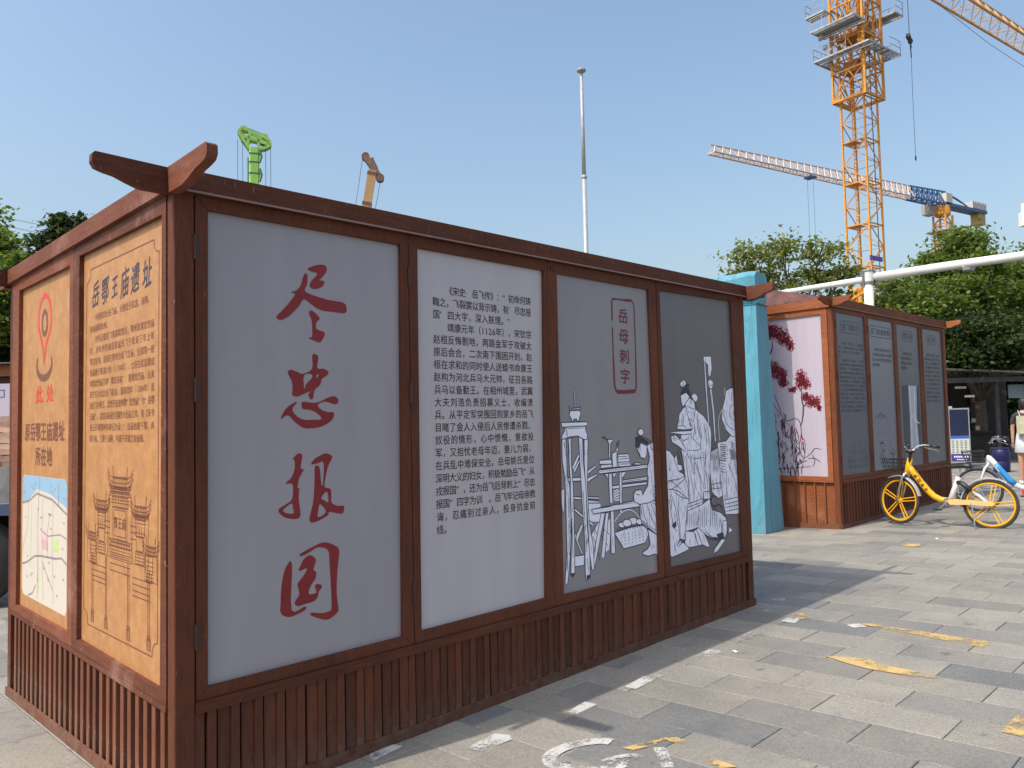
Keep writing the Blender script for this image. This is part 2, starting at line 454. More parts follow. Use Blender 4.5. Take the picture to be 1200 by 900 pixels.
DATA = '''{"big":[[[[656,2334],[683,2351],[721,2364],[754,2366],[765,2350],[760,2329],[737,2301],[724,2286],[746,2285],[750,2271],[733,2252],[704,2240],[682,2239],[668,2250],[673,2271],[695,2296],[711,2319],[683,2323]]],[[[644,2312],[656,2303],[654,2260],[641,2224],[688,2207],[771,2192],[857,2186],[878,2161],[868,2133],[797,2133],[724,2137],[668,2165],[634,2182],[606,2143],[563,2100],[533,2079],[506,2069],[488,2084],[521,2119],[558,2161],[588,2202],[571,2207],[570,2215],[584,2216],[610,2236],[623,2262],[632,2292]]],[[[679,2130],[723,2096],[704,2075],[702,2041],[743,2029],[749,2014],[723,1974],[685,1983],[663,1990],[667,1999],[679,2002],[677,2081],[662,2114]]],[[[678,1909],[700,1913],[712,1897],[705,1846],[741,1844],[769,1828],[757,1808],[731,1793],[721,1764],[689,1736],[682,1702],[671,1689],[654,1710],[665,1730],[626,1715],[596,1704],[574,1707],[567,1720],[570,1734],[566,1778],[545,1820],[564,1833],[597,1823],[627,1815],[677,1842]],[[632,1807],[672,1815],[676,1797],[645,1768],[633,1741]],[[701,1809],[709,1816],[711,1806],[699,1796]]],[[[594,1676],[568,1638],[613,1596],[675,1590],[727,1594],[700,1623],[663,1639],[627,1642],[617,1660],[626,1679],[698,1674],[765,1700],[803,1707],[824,1689],[817,1671],[796,1668],[745,1680],[706,1663],[726,1640],[761,1628],[794,1626],[794,1600],[763,1572],[712,1553],[655,1548],[619,1555],[582,1580],[545,1614],[511,1597],[510,1608],[535,1646],[571,1671]]],[[[569,1406],[593,1427],[611,1428],[619,1412],[609,1360],[626,1351],[619,1338],[601,1309],[591,1265],[601,1260],[597,1211],[606,1139],[590,1117],[542,1123],[507,1141],[491,1164],[504,1179],[537,1194],[564,1216],[566,1283],[532,1287],[538,1299],[559,1314],[577,1354],[577,1395]],[[513,1160],[558,1193],[567,1170],[567,1143]]],[[[665,1372],[685,1398],[723,1416],[749,1423],[785,1406],[761,1360],[744,1300],[740,1258],[772,1247],[777,1213],[778,1179],[810,1159],[848,1155],[844,1122],[823,1119],[764,1133],[758,1119],[713,1099],[669,1090],[654,1105],[660,1134],[677,1199],[684,1292],[686,1359],[700,1365],[713,1352],[721,1273],[729,1270],[735,1323],[734,1381],[704,1377]],[[719,1206],[750,1235],[759,1209],[759,1181],[739,1191]],[[713,1176],[742,1146],[739,1127],[701,1113],[704,1152]]],[[[543,916],[555,916],[559,867],[555,689],[622,695],[631,682],[597,668],[541,660],[500,685],[499,738],[504,812],[519,878]]],[[[603,947],[655,968],[731,988],[794,964],[818,933],[806,831],[801,731],[810,657],[803,633],[751,609],[701,624],[659,646],[659,659],[714,647],[752,648],[771,664],[768,781],[762,882],[754,947],[698,967],[649,947],[606,936]]],[[[655,935],[680,921],[687,903],[673,864],[686,851],[685,821],[656,785],[647,750],[684,749],[687,758],[680,784],[694,791],[716,783],[717,770],[699,750],[695,729],[671,711],[616,705],[586,703],[571,722],[595,754],[594,776],[588,809],[620,842],[639,874],[611,870],[595,868],[600,885],[624,923]]]],"art":[["v",[[2739,1006],[2871,990],[2872,868],[2754,881]],0],["w",[[2587,1253],[2652,1335],[2668,1322],[2605,1228]],1],["w",[[2599,1232],[2663,1302],[2669,1285],[2616,1215]],1],["w",[[2742,1220],[2828,1254],[2838,1242],[2745,1195]],1],["w",[[2736,1171],[2838,1195],[2848,1183],[2739,1142]],1],["w",[[2734,1050],[2859,1036],[2858,1022],[2733,1035]],1],["w",[[2733,1028],[2857,1009],[2857,996],[2732,1006]],1],["w",[[2566,1064],[2672,1051],[2672,1033],[2566,1047]],1],["w",[[2603,987],[2788,864],[2780,847],[2602,966]],1],["w",[[2597,836],[2671,688],[2663,668],[2595,802]],1],["w",[[2590,673],[2690,668],[2681,600],[2587,605]],1],["w",[[2608,800],[2665,872],[2685,861],[2627,772]],1],["w",[[2477,1114],[2510,1116],[2504,975],[2485,968],[2476,1020]],1],["v",[[2937,862],[2989,884],[2950,670],[2913,657]],0],["w",[[2771,799],[2844,871],[2858,852],[2777,604],[2746,608]],1],["w",[[2875,926],[2918,922],[2788,558],[2754,563]],1],["w",[[2925,922],[2957,919],[2900,623],[2862,628]],1],["l",[[2800,831],[2826,784]],5],["l",[[2777,781],[2817,723]],5],["l",[[2809,706],[2792,637]],5],["l",[[2878,823],[2912,801]],5],["l",[[2869,779],[2898,740]],5],["l",[[2934,799],[2954,769]],5],["l",[[2916,729],[2936,690]],5],["l",[[2835,667],[2847,612]],5],["w",[[2548,1187],[2741,1179],[2736,1157],[2549,1161]],1],["v",[[2571,1153],[2595,1152],[2592,1128],[2576,1129]],0],["w",[[2558,1444],[2585,1442],[2582,1290],[2595,1131],[2597,836],[2588,561],[2572,540],[2549,555],[2568,839],[2566,1133],[2562,1291]],1],["w",[[2720,1448],[2758,1438],[2749,1281],[2737,1121],[2749,863],[2782,727],[2788,558],[2761,562],[2741,679],[2732,909],[2713,1283]],1],["w",[[2496,1454],[2532,1455],[2537,1372],[2537,1212],[2559,1134],[2567,926],[2552,704],[2518,512],[2500,497],[2490,512],[2516,708],[2519,1016],[2516,1188],[2494,1294]],1],["w",[[2663,1449],[2701,1448],[2703,1284],[2723,1122],[2726,866],[2744,644],[2742,512],[2703,499],[2694,528],[2697,737],[2679,1046],[2669,1285]],1],["w",[[2530,1518],[2730,1522],[2735,1497],[2753,1464],[2747,1430],[2719,1431],[2676,1449],[2645,1458],[2607,1451],[2540,1445],[2497,1438],[2496,1462],[2524,1494]],1],["w",[[2490,1549],[2750,1550],[2757,1542],[2751,1523],[2503,1518],[2496,1534]],1],["l",[[2515,1421],[2540,1292]],4],["l",[[2558,1436],[2562,1404],[2566,1339]],4],["l",[[2713,1432],[2713,1283]],4],["l",[[2680,1400],[2692,1235]],4],["l",[[2536,1509],[2723,1510]],4],["l",[[2546,1453],[2645,1457]],4],["l",[[2542,1100],[2541,928]],5],["l",[[2555,1056],[2554,824]],5],["l",[[2540,885],[2543,739]],5],["l",[[2523,707],[2515,589]],5],["l",[[2694,1089],[2700,912]],5],["l",[[2710,806],[2711,683]],5],["l",[[2716,647],[2726,559]],5],["l",[[2694,860],[2696,720]],5],["l",[[2574,925],[2574,667]],5],["k",[[2705,531],[2740,532],[2740,513],[2706,500]],0],["k",[[2552,567],[2586,566],[2574,541],[2554,553]],0],["w",[[2630,1768],[2643,1768],[2640,1648],[2628,1648]],1],["w",[[2584,1626],[2677,1628],[2691,1605],[2675,1577],[2668,1556],[2655,1556],[2649,1569],[2618,1569],[2609,1555],[2597,1555],[2594,1573],[2574,1594]],1],["w",[[2576,1645],[2590,1640],[2678,1645],[2685,1640],[2682,1633],[2580,1631]],1],["l",[[2576,1663],[2576,1645]],5],["l",[[2686,1663],[2685,1645]],5],["w",[[3013,1078],[3095,1077],[3093,989],[3009,992]],1],["l",[[3015,1064],[3096,1095]],5],["l",[[3014,1048],[3095,1075]],5],["l",[[3013,1032],[3094,1055]],5],["l",[[3013,1015],[3093,1034]],5],["l",[[3012,999],[3092,1014]],5],["w",[[3114,1133],[3407,1141],[3410,1114],[3118,1114]],1],["l",[[3118,1123],[3408,1127]],4],["w",[[2999,1102],[3401,1102],[3409,1083],[3001,1079]],1],["w",[[2972,1189],[3003,1189],[3001,1139],[3005,983],[2972,986],[2968,1141]],1],["w",[[3089,1191],[3113,1191],[3113,1150],[3109,909],[3079,910],[3086,1152]],1],["w",[[2918,1190],[2965,1190],[2963,1152],[2944,1170]],1],["w",[[3110,1190],[3167,1191],[3129,1154],[3108,1151]],1],["w",[[3006,1187],[3054,1189],[3025,1156]],1],["w",[[2859,1219],[3419,1228],[3421,1201],[2867,1193]],1],["l",[[2872,1208],[3411,1214]],3],["w",[[2887,1253],[3002,1252],[3015,1230],[2886,1228]],1],["w",[[2869,1284],[2990,1286],[3010,1268],[2995,1252],[2874,1257]],1],["w",[[2962,1424],[3030,1424],[2997,1393],[2990,1299],[2974,1300],[2981,1393]],1],["l",[[2909,1434],[2929,1442],[2962,1417]],9],["l",[[3064,1399],[3077,1370]],9],["l",[[3096,1416],[3079,1373]],9],["w",[[3059,1361],[3079,1362],[3080,1334],[3061,1335]],1],["w",[[3077,1317],[3194,1316],[3214,1267],[3199,1259],[3078,1261]],1],["w",[[3078,1261],[3206,1259],[3219,1227],[3081,1229]],1],["w",[[3012,1328],[3068,1336],[3073,1231],[3015,1230]],1],["l",[[3080,1299],[3186,1299]],5],["l",[[3086,1282],[3200,1283]],5],["l",[[3092,1247],[3205,1245]],5],["l",[[3061,1326],[3060,1236]],5],["w",[[3241,1235],[3286,1250],[3337,1241],[3351,1229]],1],["l",[[3017,854],[3094,906],[3202,919],[3293,863],[3314,804]],14],["m",[[3017,854],[3094,906],[3202,919],[3293,863],[3314,804]],8],["w",[[3137,818],[3127,806],[3103,801],[3077,807],[3061,819],[3061,833],[3079,842],[3106,841],[3128,832]],1],["w",[[3282,831],[3268,815],[3236,809],[3201,816],[3179,833],[3180,851],[3204,863],[3240,862],[3270,849]],1],["w",[[3211,824],[3198,808],[3166,802],[3131,809],[3110,826],[3111,844],[3134,856],[3170,855],[3200,842]],1],["w",[[3351,819],[3340,806],[3313,801],[3283,807],[3265,821],[3266,836],[3286,845],[3316,845],[3342,834]],1],["w",[[3010,777],[3180,795],[3385,796],[3406,718],[3362,665],[3112,654],[3084,690]],1],["l",[[3044,807],[3058,783]],7],["l",[[3071,807],[3085,783]],7],["l",[[3098,806],[3112,783]],7],["l",[[3125,806],[3140,782]],7],["l",[[3153,806],[3167,782]],7],["l",[[3181,806],[3195,782]],7],["l",[[3208,806],[3223,782]],7],["l",[[3236,806],[3251,781]],7],["l",[[3265,805],[3279,781]],7],["l",[[3293,805],[3308,781]],7],["l",[[3322,805],[3336,781]],7],["l",[[3350,805],[3365,780]],7],["l",[[3087,759],[3098,745]],4],["l",[[3086,737],[3097,723]],4],["l",[[3085,715],[3096,701]],4],["l",[[3084,693],[3095,679]],4],["l",[[3128,760],[3139,746]],4],["l",[[3127,738],[3138,724]],4],["l",[[3126,715],[3137,702]],4],["l",[[3125,693],[3136,680]],4],["l",[[3169,761],[3181,747]],4],["l",[[3168,738],[3180,725]],4],["l",[[3167,716],[3178,703]],4],["l",[[3166,694],[3177,680]],4],["l",[[3211,761],[3223,748]],4],["l",[[3210,739],[3221,726]],4],["l",[[3209,717],[3220,703]],4],["l",[[3207,695],[3219,681]],4],["l",[[3253,762],[3265,749]],4],["l",[[3252,740],[3264,726]],4],["l",[[3251,718],[3263,704]],4],["l",[[3250,695],[3261,681]],4],["l",[[3296,763],[3308,750]],4],["l",[[3294,741],[3306,727]],4],["l",[[3293,718],[3305,705]],4],["l",[[3292,696],[3304,682]],4],["l",[[3339,764],[3351,751]],4],["l",[[3337,742],[3350,728]],4],["l",[[3336,719],[3348,705]],4],["l",[[3335,696],[3347,682]],4],["w",[[2976,931],[3010,927],[3014,644],[2992,633],[2970,645]],1],["w",[[2771,959],[3251,978],[3313,942],[3312,932],[2791,928]],1],["l",[[2848,959],[2992,961]],4],["l",[[3052,965],[3251,966]],4],["w",[[3400,761],[3537,693],[3538,562],[3463,571],[3398,566],[3342,582],[3330,603],[3392,619],[3426,648]],1],["l",[[3434,638],[3449,612]],5],["l",[[3459,644],[3474,618]],5],["w",[[3321,951],[3518,968],[3538,868],[3537,693],[3384,777],[3330,812],[3309,861]],1],["w",[[3419,1365],[3489,1390],[3517,1334],[3520,1243],[3525,1061],[3526,967],[3410,948],[3313,947],[3251,971],[3241,1019],[3271,1050],[3334,1050],[3348,1010],[3416,1073],[3427,1130],[3415,1158],[3421,1212],[3452,1282]],1],["l",[[3345,944],[3360,866],[3402,795]],6],["l",[[3393,949],[3438,858],[3499,765]],6],["l",[[3443,955],[3526,801]],6],["l",[[3308,852],[3385,787],[3520,704]],6],["l",[[3322,813],[3399,752]],6],["l",[[3336,926],[3324,850]],6],["l",[[3269,1026],[3316,1013]],6],["l",[[3471,1030],[3532,908]],6],["l",[[3482,1068],[3538,1030]],6],["l",[[3481,1044],[3537,1005]],6],["l",[[3479,1019],[3536,981]],6],["l",[[3478,995],[3534,956]],6],["l",[[3477,971],[3533,932]],6],["l",[[3475,947],[3532,908]],6],["l",[[3347,824],[3370,803]],6],["l",[[3378,808],[3401,786]],6],["l",[[3410,791],[3433,769]],6],["l",[[3441,774],[3465,752]],6],["l",[[3473,757],[3497,735]],6],["w",[[3285,1379],[3337,1390],[3419,1365],[3415,1302],[3399,1280],[3379,1268],[3364,1282],[3339,1280],[3333,1306],[3305,1333]],1],["k",[[3287,1432],[3355,1439],[3443,1391],[3427,1374],[3352,1394],[3336,1368],[3320,1342],[3294,1361],[3286,1396]],0],["w",[[3311,1467],[3335,1489],[3365,1491],[3386,1469],[3377,1447],[3340,1439]],1],["l",[[3392,1433],[3466,1390],[3471,1345],[3501,1326]],8],["l",[[3312,1342],[3334,1332]],4],["w",[[4236,2051],[4256,2011],[4267,1811],[4284,1511],[4266,1512],[4243,1811]],1],["w",[[4228,2058],[4343,2063],[4352,1964],[4323,1893],[4292,1912],[4292,1993],[4234,2016]],1],["w",[[4317,1873],[4340,1782],[4366,1611],[4378,1369],[4355,1370],[4341,1611],[4311,1772]],1],["w",[[4279,1857],[4318,1875],[4363,1853],[4355,1813],[4331,1792],[4295,1812]],1],["l",[[4289,1872],[4314,1822],[4362,1833]],6],["l",[[4254,2041],[4269,1992]],5],["m",[[4539,1811],[4534,1682],[4428,1550],[4435,1367]],6],["w",[[4415,1358],[4532,1364],[4614,1413],[4693,1401],[4719,1191],[4737,1334],[4717,895],[4717,744],[4486,761],[4459,848],[4424,1120],[4397,1346]],1],["w",[[4561,1785],[4642,1809],[4712,1806],[4714,1400],[4633,1397],[4538,1456],[4476,1549],[4492,1631],[4547,1733]],1],["l",[[4697,1682],[4631,1651],[4607,1599],[4634,1547],[4693,1531]],6],["l",[[4694,1630],[4663,1599],[4689,1567]],6],["l",[[4507,1631],[4534,1538],[4599,1475],[4687,1453]],6],["l",[[4433,1342],[4530,1333]],6],["l",[[4432,1326],[4544,1317]],6],["l",[[4431,1310],[4527,1301]],6],["l",[[4430,1293],[4542,1284]],6],["l",[[4429,1277],[4525,1268]],6],["l",[[4428,1261],[4540,1251]],6],["l",[[4427,1245],[4523,1236]],6],["l",[[4426,1229],[4537,1219]],6],["l",[[4425,1213],[4521,1203]],6],["l",[[4591,1362],[4668,1329]],7],["l",[[4601,1339],[4667,1308]],7],["l",[[4611,1316],[4665,1287]],7],["l",[[4586,1294],[4664,1267]],7],["l",[[4596,1271],[4662,1246]],7],["l",[[4606,1248],[4661,1225]],7],["l",[[4581,1227],[4659,1205]],7],["l",[[4434,1322],[4524,1308]],5],["l",[[4441,1299],[4522,1285]],5],["l",[[4431,1277],[4520,1262]],5],["l",[[4438,1254],[4519,1239]],5],["l",[[4428,1232],[4517,1217]],5],["l",[[4435,1209],[4516,1194]],5],["l",[[4425,1187],[4514,1171]],5],["l",[[4432,1165],[4513,1149]],5],["l",[[4422,1143],[4511,1126]],5],["l",[[4429,1120],[4509,1104]],5],["l",[[4577,1294],[4615,1201]],7],["l",[[4593,1293],[4633,1200]],7],["l",[[4608,1293],[4651,1199]],7],["l",[[4624,1292],[4669,1198]],7],["l",[[4639,1292],[4686,1197]],7],["l",[[4655,1291],[4704,1196]],7],["l",[[4558,1169],[4638,1050],[4695,908]],6],["l",[[4521,1114],[4516,888]],6],["l",[[4648,1199],[4704,1034]],6],["l",[[4462,881],[4716,889]],6],["l",[[4474,846],[4718,854]],6],["l",[[4479,818],[4721,825]],6],["l",[[4483,787],[4723,790]],6],["k",[[4684,753],[4706,751],[4709,722],[4687,733]],0],["w",[[3910,1637],[3857,1595],[3820,1481],[3908,1470],[4039,1477],[4066,1632],[3981,1671]],1],["w",[[3882,1738],[3960,1763],[4005,1729],[3964,1681],[3911,1650],[3889,1685]],1],["k",[[3882,1748],[3911,1794],[3963,1808],[4019,1778],[4020,1739],[3965,1756]],0],["w",[[3879,1832],[3915,1859],[3954,1855],[3964,1826],[3929,1806],[3889,1807]],1],["k",[[3951,1816],[3973,1834],[4011,1827],[4006,1802],[3971,1802]],0],["l",[[3906,1854],[3930,1830],[3903,1815]],7],["w",[[4278,1284],[4395,1312],[4438,1007],[4443,917],[4367,900],[4288,962],[4268,1129]],1],["w",[[3923,852],[4140,876],[4243,911],[4278,819],[4402,786],[4484,733],[4499,641],[4472,566],[4387,576],[4263,591],[4125,650],[4069,699],[3885,688],[3909,769]],1],["w",[[4084,1632],[4206,1572],[4292,1491],[4307,1431],[4283,1213],[4289,1294],[4269,1151],[4247,976],[4253,910],[4162,912],[4156,972],[4140,876],[3923,842],[3908,917],[3903,1150],[3859,1364],[3818,1368],[3880,1423],[4039,1477],[3967,1594],[3978,1632]],1],["w",[[3938,1671],[4005,1720],[4070,1691],[4084,1632],[4061,1554],[4042,1533],[4017,1550],[3988,1555],[3967,1594],[3961,1632]],1],["w",[[4028,1734],[4074,1759],[4117,1740],[4124,1711],[4096,1686],[4044,1705]],1],["l",[[3962,1797],[4006,1749],[4062,1705]],11],["l",[[4087,1681],[4110,1632],[4126,1593]],6],["l",[[3963,1657],[4014,1642],[4066,1632]],5],["l",[[3977,1613],[4003,1603]],5],["w",[[3734,1427],[3797,1434],[3869,1385],[3933,1316],[3915,1302],[3825,1349],[3744,1380]],1],["w",[[3864,1433],[4001,1439],[3964,1401],[3903,1386],[3871,1409]],1],["w",[[3724,1460],[4020,1463],[4015,1438],[3906,1432],[3724,1451]],1],["l",[[3754,1412],[3794,1387]],6],["l",[[3763,1426],[3820,1396]],6],["l",[[3826,1500],[3910,1503],[3943,1479]],6],["l",[[3890,1594],[3914,1556],[3893,1499]],6],["l",[[4001,1429],[4068,1379],[4136,1328],[4099,1305],[3959,1310]],6],["l",[[4146,1494],[4159,1415],[4136,1328]],6],["l",[[4108,1593],[4109,1475],[4158,1396]],6],["l",[[4302,1351],[4362,1410]],6],["l",[[4319,1331],[4377,1349]],6],["l",[[3974,1555],[4039,1477]],6],["l",[[3824,1330],[3828,1254]],6],["l",[[3865,1309],[3869,1243]],6],["l",[[3940,1287],[3972,1247]],6],["l",[[4309,1321],[4293,1217]],5],["l",[[4324,1321],[4308,1217]],5],["l",[[4339,1320],[4323,1216]],5],["l",[[4354,1319],[4338,1215]],5],["l",[[4369,1319],[4353,1214]],5],["l",[[4384,1318],[4368,1214]],5],["l",[[4399,1318],[4383,1213]],5],["l",[[3977,1264],[4018,1133],[4038,1143],[3995,1242]],6],["l",[[4016,1273],[4097,1139],[4177,992]],6],["l",[[4034,1089],[4058,990]],6],["l",[[3926,894],[4142,919]],6],["l",[[3915,869],[4131,893]],6],["l",[[4086,977],[4123,921]],6],["l",[[4166,1288],[4189,1178]],6],["l",[[4176,1134],[4187,992]],6],["l",[[4261,1019],[4440,1029]],6],["l",[[4269,986],[4437,984]],6],["l",[[4166,971],[4257,970]],6],["l",[[4044,1239],[4163,1245]],6],["l",[[3818,1303],[3859,1195]],6],["l",[[3803,1198],[3869,1205]],6],["l",[[4307,1260],[4295,1128]],5],["l",[[4326,1254],[4314,1104]],5],["l",[[4344,1247],[4336,1125]],5],["l",[[4364,1258],[4355,1102]],5],["l",[[4382,1251],[4378,1123]],5],["l",[[4401,1245],[4397,1099]],5],["l",[[4421,1255],[4420,1120]],5],["l",[[3931,830],[3912,727]],5],["l",[[3956,825],[3938,711]],5],["l",[[3981,819],[3965,721]],5],["l",[[4007,839],[3991,705]],5],["l",[[4032,834],[4019,715]],5],["l",[[4057,828],[4045,700]],5],["l",[[4084,848],[4073,709]],5],["l",[[4110,843],[4100,694]],5],["l",[[4135,837],[4129,704]],5],["l",[[4163,857],[4156,688]],5],["l",[[4188,852],[4185,698]],5],["l",[[4251,877],[4249,691]],6],["l",[[4279,863],[4281,676]],6],["l",[[4307,850],[4313,662]],6],["l",[[4336,836],[4346,647]],6],["w",[[3885,693],[3989,676],[4069,699],[4145,648],[4219,541],[4198,528],[4119,559],[3944,559],[3860,586],[3881,625]],1],["l",[[3999,675],[4060,556]],8],["l",[[4039,686],[4119,559]],8],["l",[[4018,662],[4042,584]],8],["l",[[4145,648],[4243,593],[4366,567]],8],["l",[[4176,655],[4264,601],[4388,587]],8],["w",[[4439,715],[4493,710],[4492,608],[4450,557],[4398,575]],1],["w",[[4522,661],[4581,621],[4518,606]],1],["l",[[4368,911],[4296,930],[4266,887],[4301,842],[4385,852],[4436,816]],15],["l",[[4436,816],[4484,733],[4495,642],[4451,568],[4382,499]],7],["w",[[4408,573],[4461,556],[4339,482],[4258,447],[4299,509]],1],["k",[[4327,616],[4433,626],[4451,568],[4376,566]],0],["k",[[4258,447],[4287,478],[4329,484]],0],["l",[[4297,796],[4315,744]],6],["l",[[4388,743],[4433,626]],6],["l",[[3920,1266],[3947,1095],[3956,913]],5],["l",[[4082,1216],[4097,1139],[4125,1029],[4125,899]],5],["l",[[4197,1144],[4217,1066],[4224,989]],5],["l",[[3978,1125],[4013,1005],[4018,897]],5],["l",[[3889,1236],[3906,1044]],5],["l",[[4237,1285],[4201,1210],[4217,1143]],5],["l",[[4126,1290],[4137,1213]],5],["l",[[4294,1061],[4309,971]],5],["l",[[4357,1068],[4371,956]],5],["l",[[4412,1098],[4419,974]],5],["l",[[4080,881],[4090,848]],5],["l",[[3982,873],[3990,846]],5],["l",[[4114,1553],[4131,1475],[4137,1396]],5],["l",[[4059,1515],[4074,1427]],5],["l",[[4202,1513],[4228,1413],[4227,1334]],5],["l",[[4246,1492],[4267,1392],[4266,1313]],5],["l",[[3998,1526],[4004,1487]],5],["l",[[3888,1556],[3879,1518]],5],["l",[[3854,1557],[3845,1519]],5],["l",[[3896,1270],[3903,1236]],5],["l",[[3999,1265],[4006,1231]],5],["l",[[4044,1273],[4058,1229]],5],["l",[[4197,1296],[4201,1222]],5],["l",[[4047,1613],[4062,1574]],5],["l",[[4017,1700],[4042,1671]],5],["w",[[3646,1330],[3708,1312],[3778,1252],[3819,1155],[3874,1142],[3909,1086],[3942,1010],[3947,935],[3912,832],[3885,688],[3872,626],[3798,645],[3928,556],[3866,538],[3699,518],[3664,533],[3650,755],[3646,1011]],1],["l",[[3659,1072],[3732,1093],[3806,1093],[3911,1118]],7],["l",[[3674,1030],[3801,1005],[3938,931]],7],["l",[[3819,1155],[3910,1108],[3803,1051],[3683,1019]],7],["l",[[3708,986],[3757,888],[3807,644]],7],["l",[[3817,967],[3792,864],[3806,780],[3807,644]],7],["l",[[3669,1092],[3714,1089],[3839,1017]],7],["l",[[3745,1004],[3854,953],[3944,935]],7],["l",[[3679,957],[3715,789],[3764,701]],7],["l",[[3699,987],[3710,872]],7],["l",[[3798,645],[3833,610],[3871,616]],7],["l",[[3778,617],[3807,644]],7],["l",[[3758,598],[3816,633]],7],["l",[[3776,586],[3852,618]],7],["l",[[3692,1183],[3709,1167]],7],["l",[[3885,688],[3854,639]],7],["k",[[3704,759],[3760,784],[3767,742],[3726,726]],0],["w",[[3760,1253],[3798,1282],[3809,1208],[3859,1201],[3866,1163],[3819,1155]],1]],"white":[[[1576,5732],[1748,5921],[1850,5844],[1650,5652]],[[1109,5295],[1325,5515],[1393,5454],[1169,5220]],[[638,4828],[823,5065],[905,5002],[698,4774]],[[269,4459],[377,4609],[443,4552],[316,4416]],[[2192,6983],[2353,6986],[2308,6855],[2197,6905]],[[1973,6563],[2084,6560],[2110,6469],[1983,6477]],[[-267,4040],[-131,4203],[-53,4168],[-41,4109],[-199,3963]],[[-785,3996],[-669,4141],[-598,4103],[-721,3936]],[[645,3902],[705,3898],[701,3663],[645,3671]],[[1549,5722],[1757,5936],[1857,5854],[1627,5642]],[[2036,6164],[2206,6363],[2229,6239],[2116,6080]],[[2450,5944],[2557,5971],[2569,5855],[2464,5854]]],"loop":[[452,3993],[397,4016],[270,3992],[176,3921],[139,3845],[156,3764],[228,3717],[308,3681],[382,3683],[482,3731],[538,3783],[535,3801],[470,3792],[389,3745]],"yellow":[[[591,3944],[728,4016],[783,4007],[824,3937],[840,3907],[756,3933],[721,3982],[634,3937]],[[497,3915],[593,3958],[672,3960],[667,3932],[547,3880]],[[844,3762],[872,3766],[977,3630],[898,3624],[839,3719]],[[2196,6365],[2275,6365],[2300,6221],[2183,6174]],[[2547,5947],[2611,5949],[3148,5289],[3019,5191],[2690,5716]],[[2001,5205],[2124,5153],[2253,5075],[2231,4986],[2480,4678],[2455,4618],[2287,4742],[2148,4883],[2088,4984],[2041,5087]],[[2303,3844],[2523,4058],[2562,4052],[2373,3762]],[[4576,9442],[4767,9385],[4692,9177],[4509,9206]]],"leaf":[[[952,2866],104,42],[[844,2781],104,50],[[724,2681],78,50],[[650,2587],39,50],[[930,2256],78,84],[[792,2173],52,70],[[781,2056],52,42],[[503,2127],52,61],[[477,2025],78,56],[[632,1946],39,28],[[441,1837],46,39],[[341,1762],78,56],[[257,1674],20,28],[[1003,2782],52,56],[[1026,2247],52,84]],"branch":[[[927,2686],[932,2567],[992,2453],[1003,2335]],[[1027,2217],[934,2152],[794,2115]],[[504,1969],[503,1782],[486,1696],[505,1524],[540,1410]],[[486,1696],[415,1750],[312,1747]],[[509,953],[402,1025],[340,1097],[239,1083]],[[449,954],[346,955],[262,901]],[[388,1011],[348,927],[380,842]],[[1009,1890],[921,1709],[832,1589],[743,1500],[619,1527],[546,1468],[525,1267],[484,1181],[509,953],[619,836]],[[832,1589],[858,1707],[930,1886]],[[962,1504],[939,1298],[886,1063],[925,888]],[[660,1296],[682,1123],[662,893]],[[584,1296],[564,1066],[524,953]],[[852,1122],[787,1181],[777,1064],[826,1006]],[[1086,825],[804,803],[410,841]],[[602,865],[465,925]]],"cliff":[[960,1533],[514,839]]}'''
# ------------------------------------------------------------------ lettering
_gc = {}
def glyph(ch, off=0.0):
    k = (ch, off)
    if k in _gc: return _gc[k]
    c = bpy.data.curves.new('t', 'FONT'); c.body = ch; c.size = 1; c.resolution_u = 2; c.offset = off
    o = bpy.data.objects.new('t', c); col.objects.link(o)
    bpy.context.view_layer.update()
    m = bpy.data.meshes.new_from_object(o)
    vs = [(v.co.x, v.co.y) for v in m.vertices]; fs = [tuple(p.vertices) for p in m.polygons]
    bpy.data.objects.remove(o); bpy.data.meshes.remove(m); bpy.data.curves.remove(c)
    if vs and ord(ch) < 128:
        a, b = min(v[0] for v in vs), max(v[0] for v in vs)
        vs = [(v[0] - (a + b) / 2 + .5, v[1]) for v in vs]
    _gc[k] = (vs, fs)
    return _gc[k]
def put(mb, ch, cx, cz, w, h, place, off=0.0, slant=0.0, yshear=0.0):
    """one character centred on (cx, cz) of a panel; place maps panel (a, z) to 3D"""
    vs, fs = glyph(ch)
    strikes = [(0, 0)] if off <= 0 else [(-off, 0), (off, 0), (0, off), (0, -off)]
    for i, (sx, sy) in enumerate(strikes):      # printed heavier by overlapping strikes, each a hair in front
        pl = place.alt(i * .000015) if i else place
        out = []
        for x, y in vs:
            X = x - .5 + sx; Y = y - .36 + sy
            out.append(pl(cx + (X + slant * Y) * w, cz + (Y + yshear * X) * h))
        mb.add(out, fs)
def line(mb, txt, a0, a1, cz, h, place, off=0.0, w=None, n=None):
    """text in equal cells from a0 to a1; digits take half a cell"""
    wd = [(.56 if ord(c) < 128 and c != ' ' else 1.0) for c in txt]
    tot = n or sum(wd)
    cell = (a1 - a0) / tot
    x = a0
    for c, k in zip(txt, wd):
        if c != ' ' and c != '　':
            put(mb, c, x + cell * k / 2, cz, (w or cell), h, place, off)
        x += cell * k
def flatpoly(mb, polys, place):
    """filled outline with holes, polys in panel millimetres"""
    vv = [[Vector((p[0] / 1000, p[1] / 1000, 0)) for p in q] for q in polys]
    tri = tessellate_polygon(vv)
    flat = [p for q in vv for p in q]
    mb.add([place(p.x, p.y) for p in flat], tri)
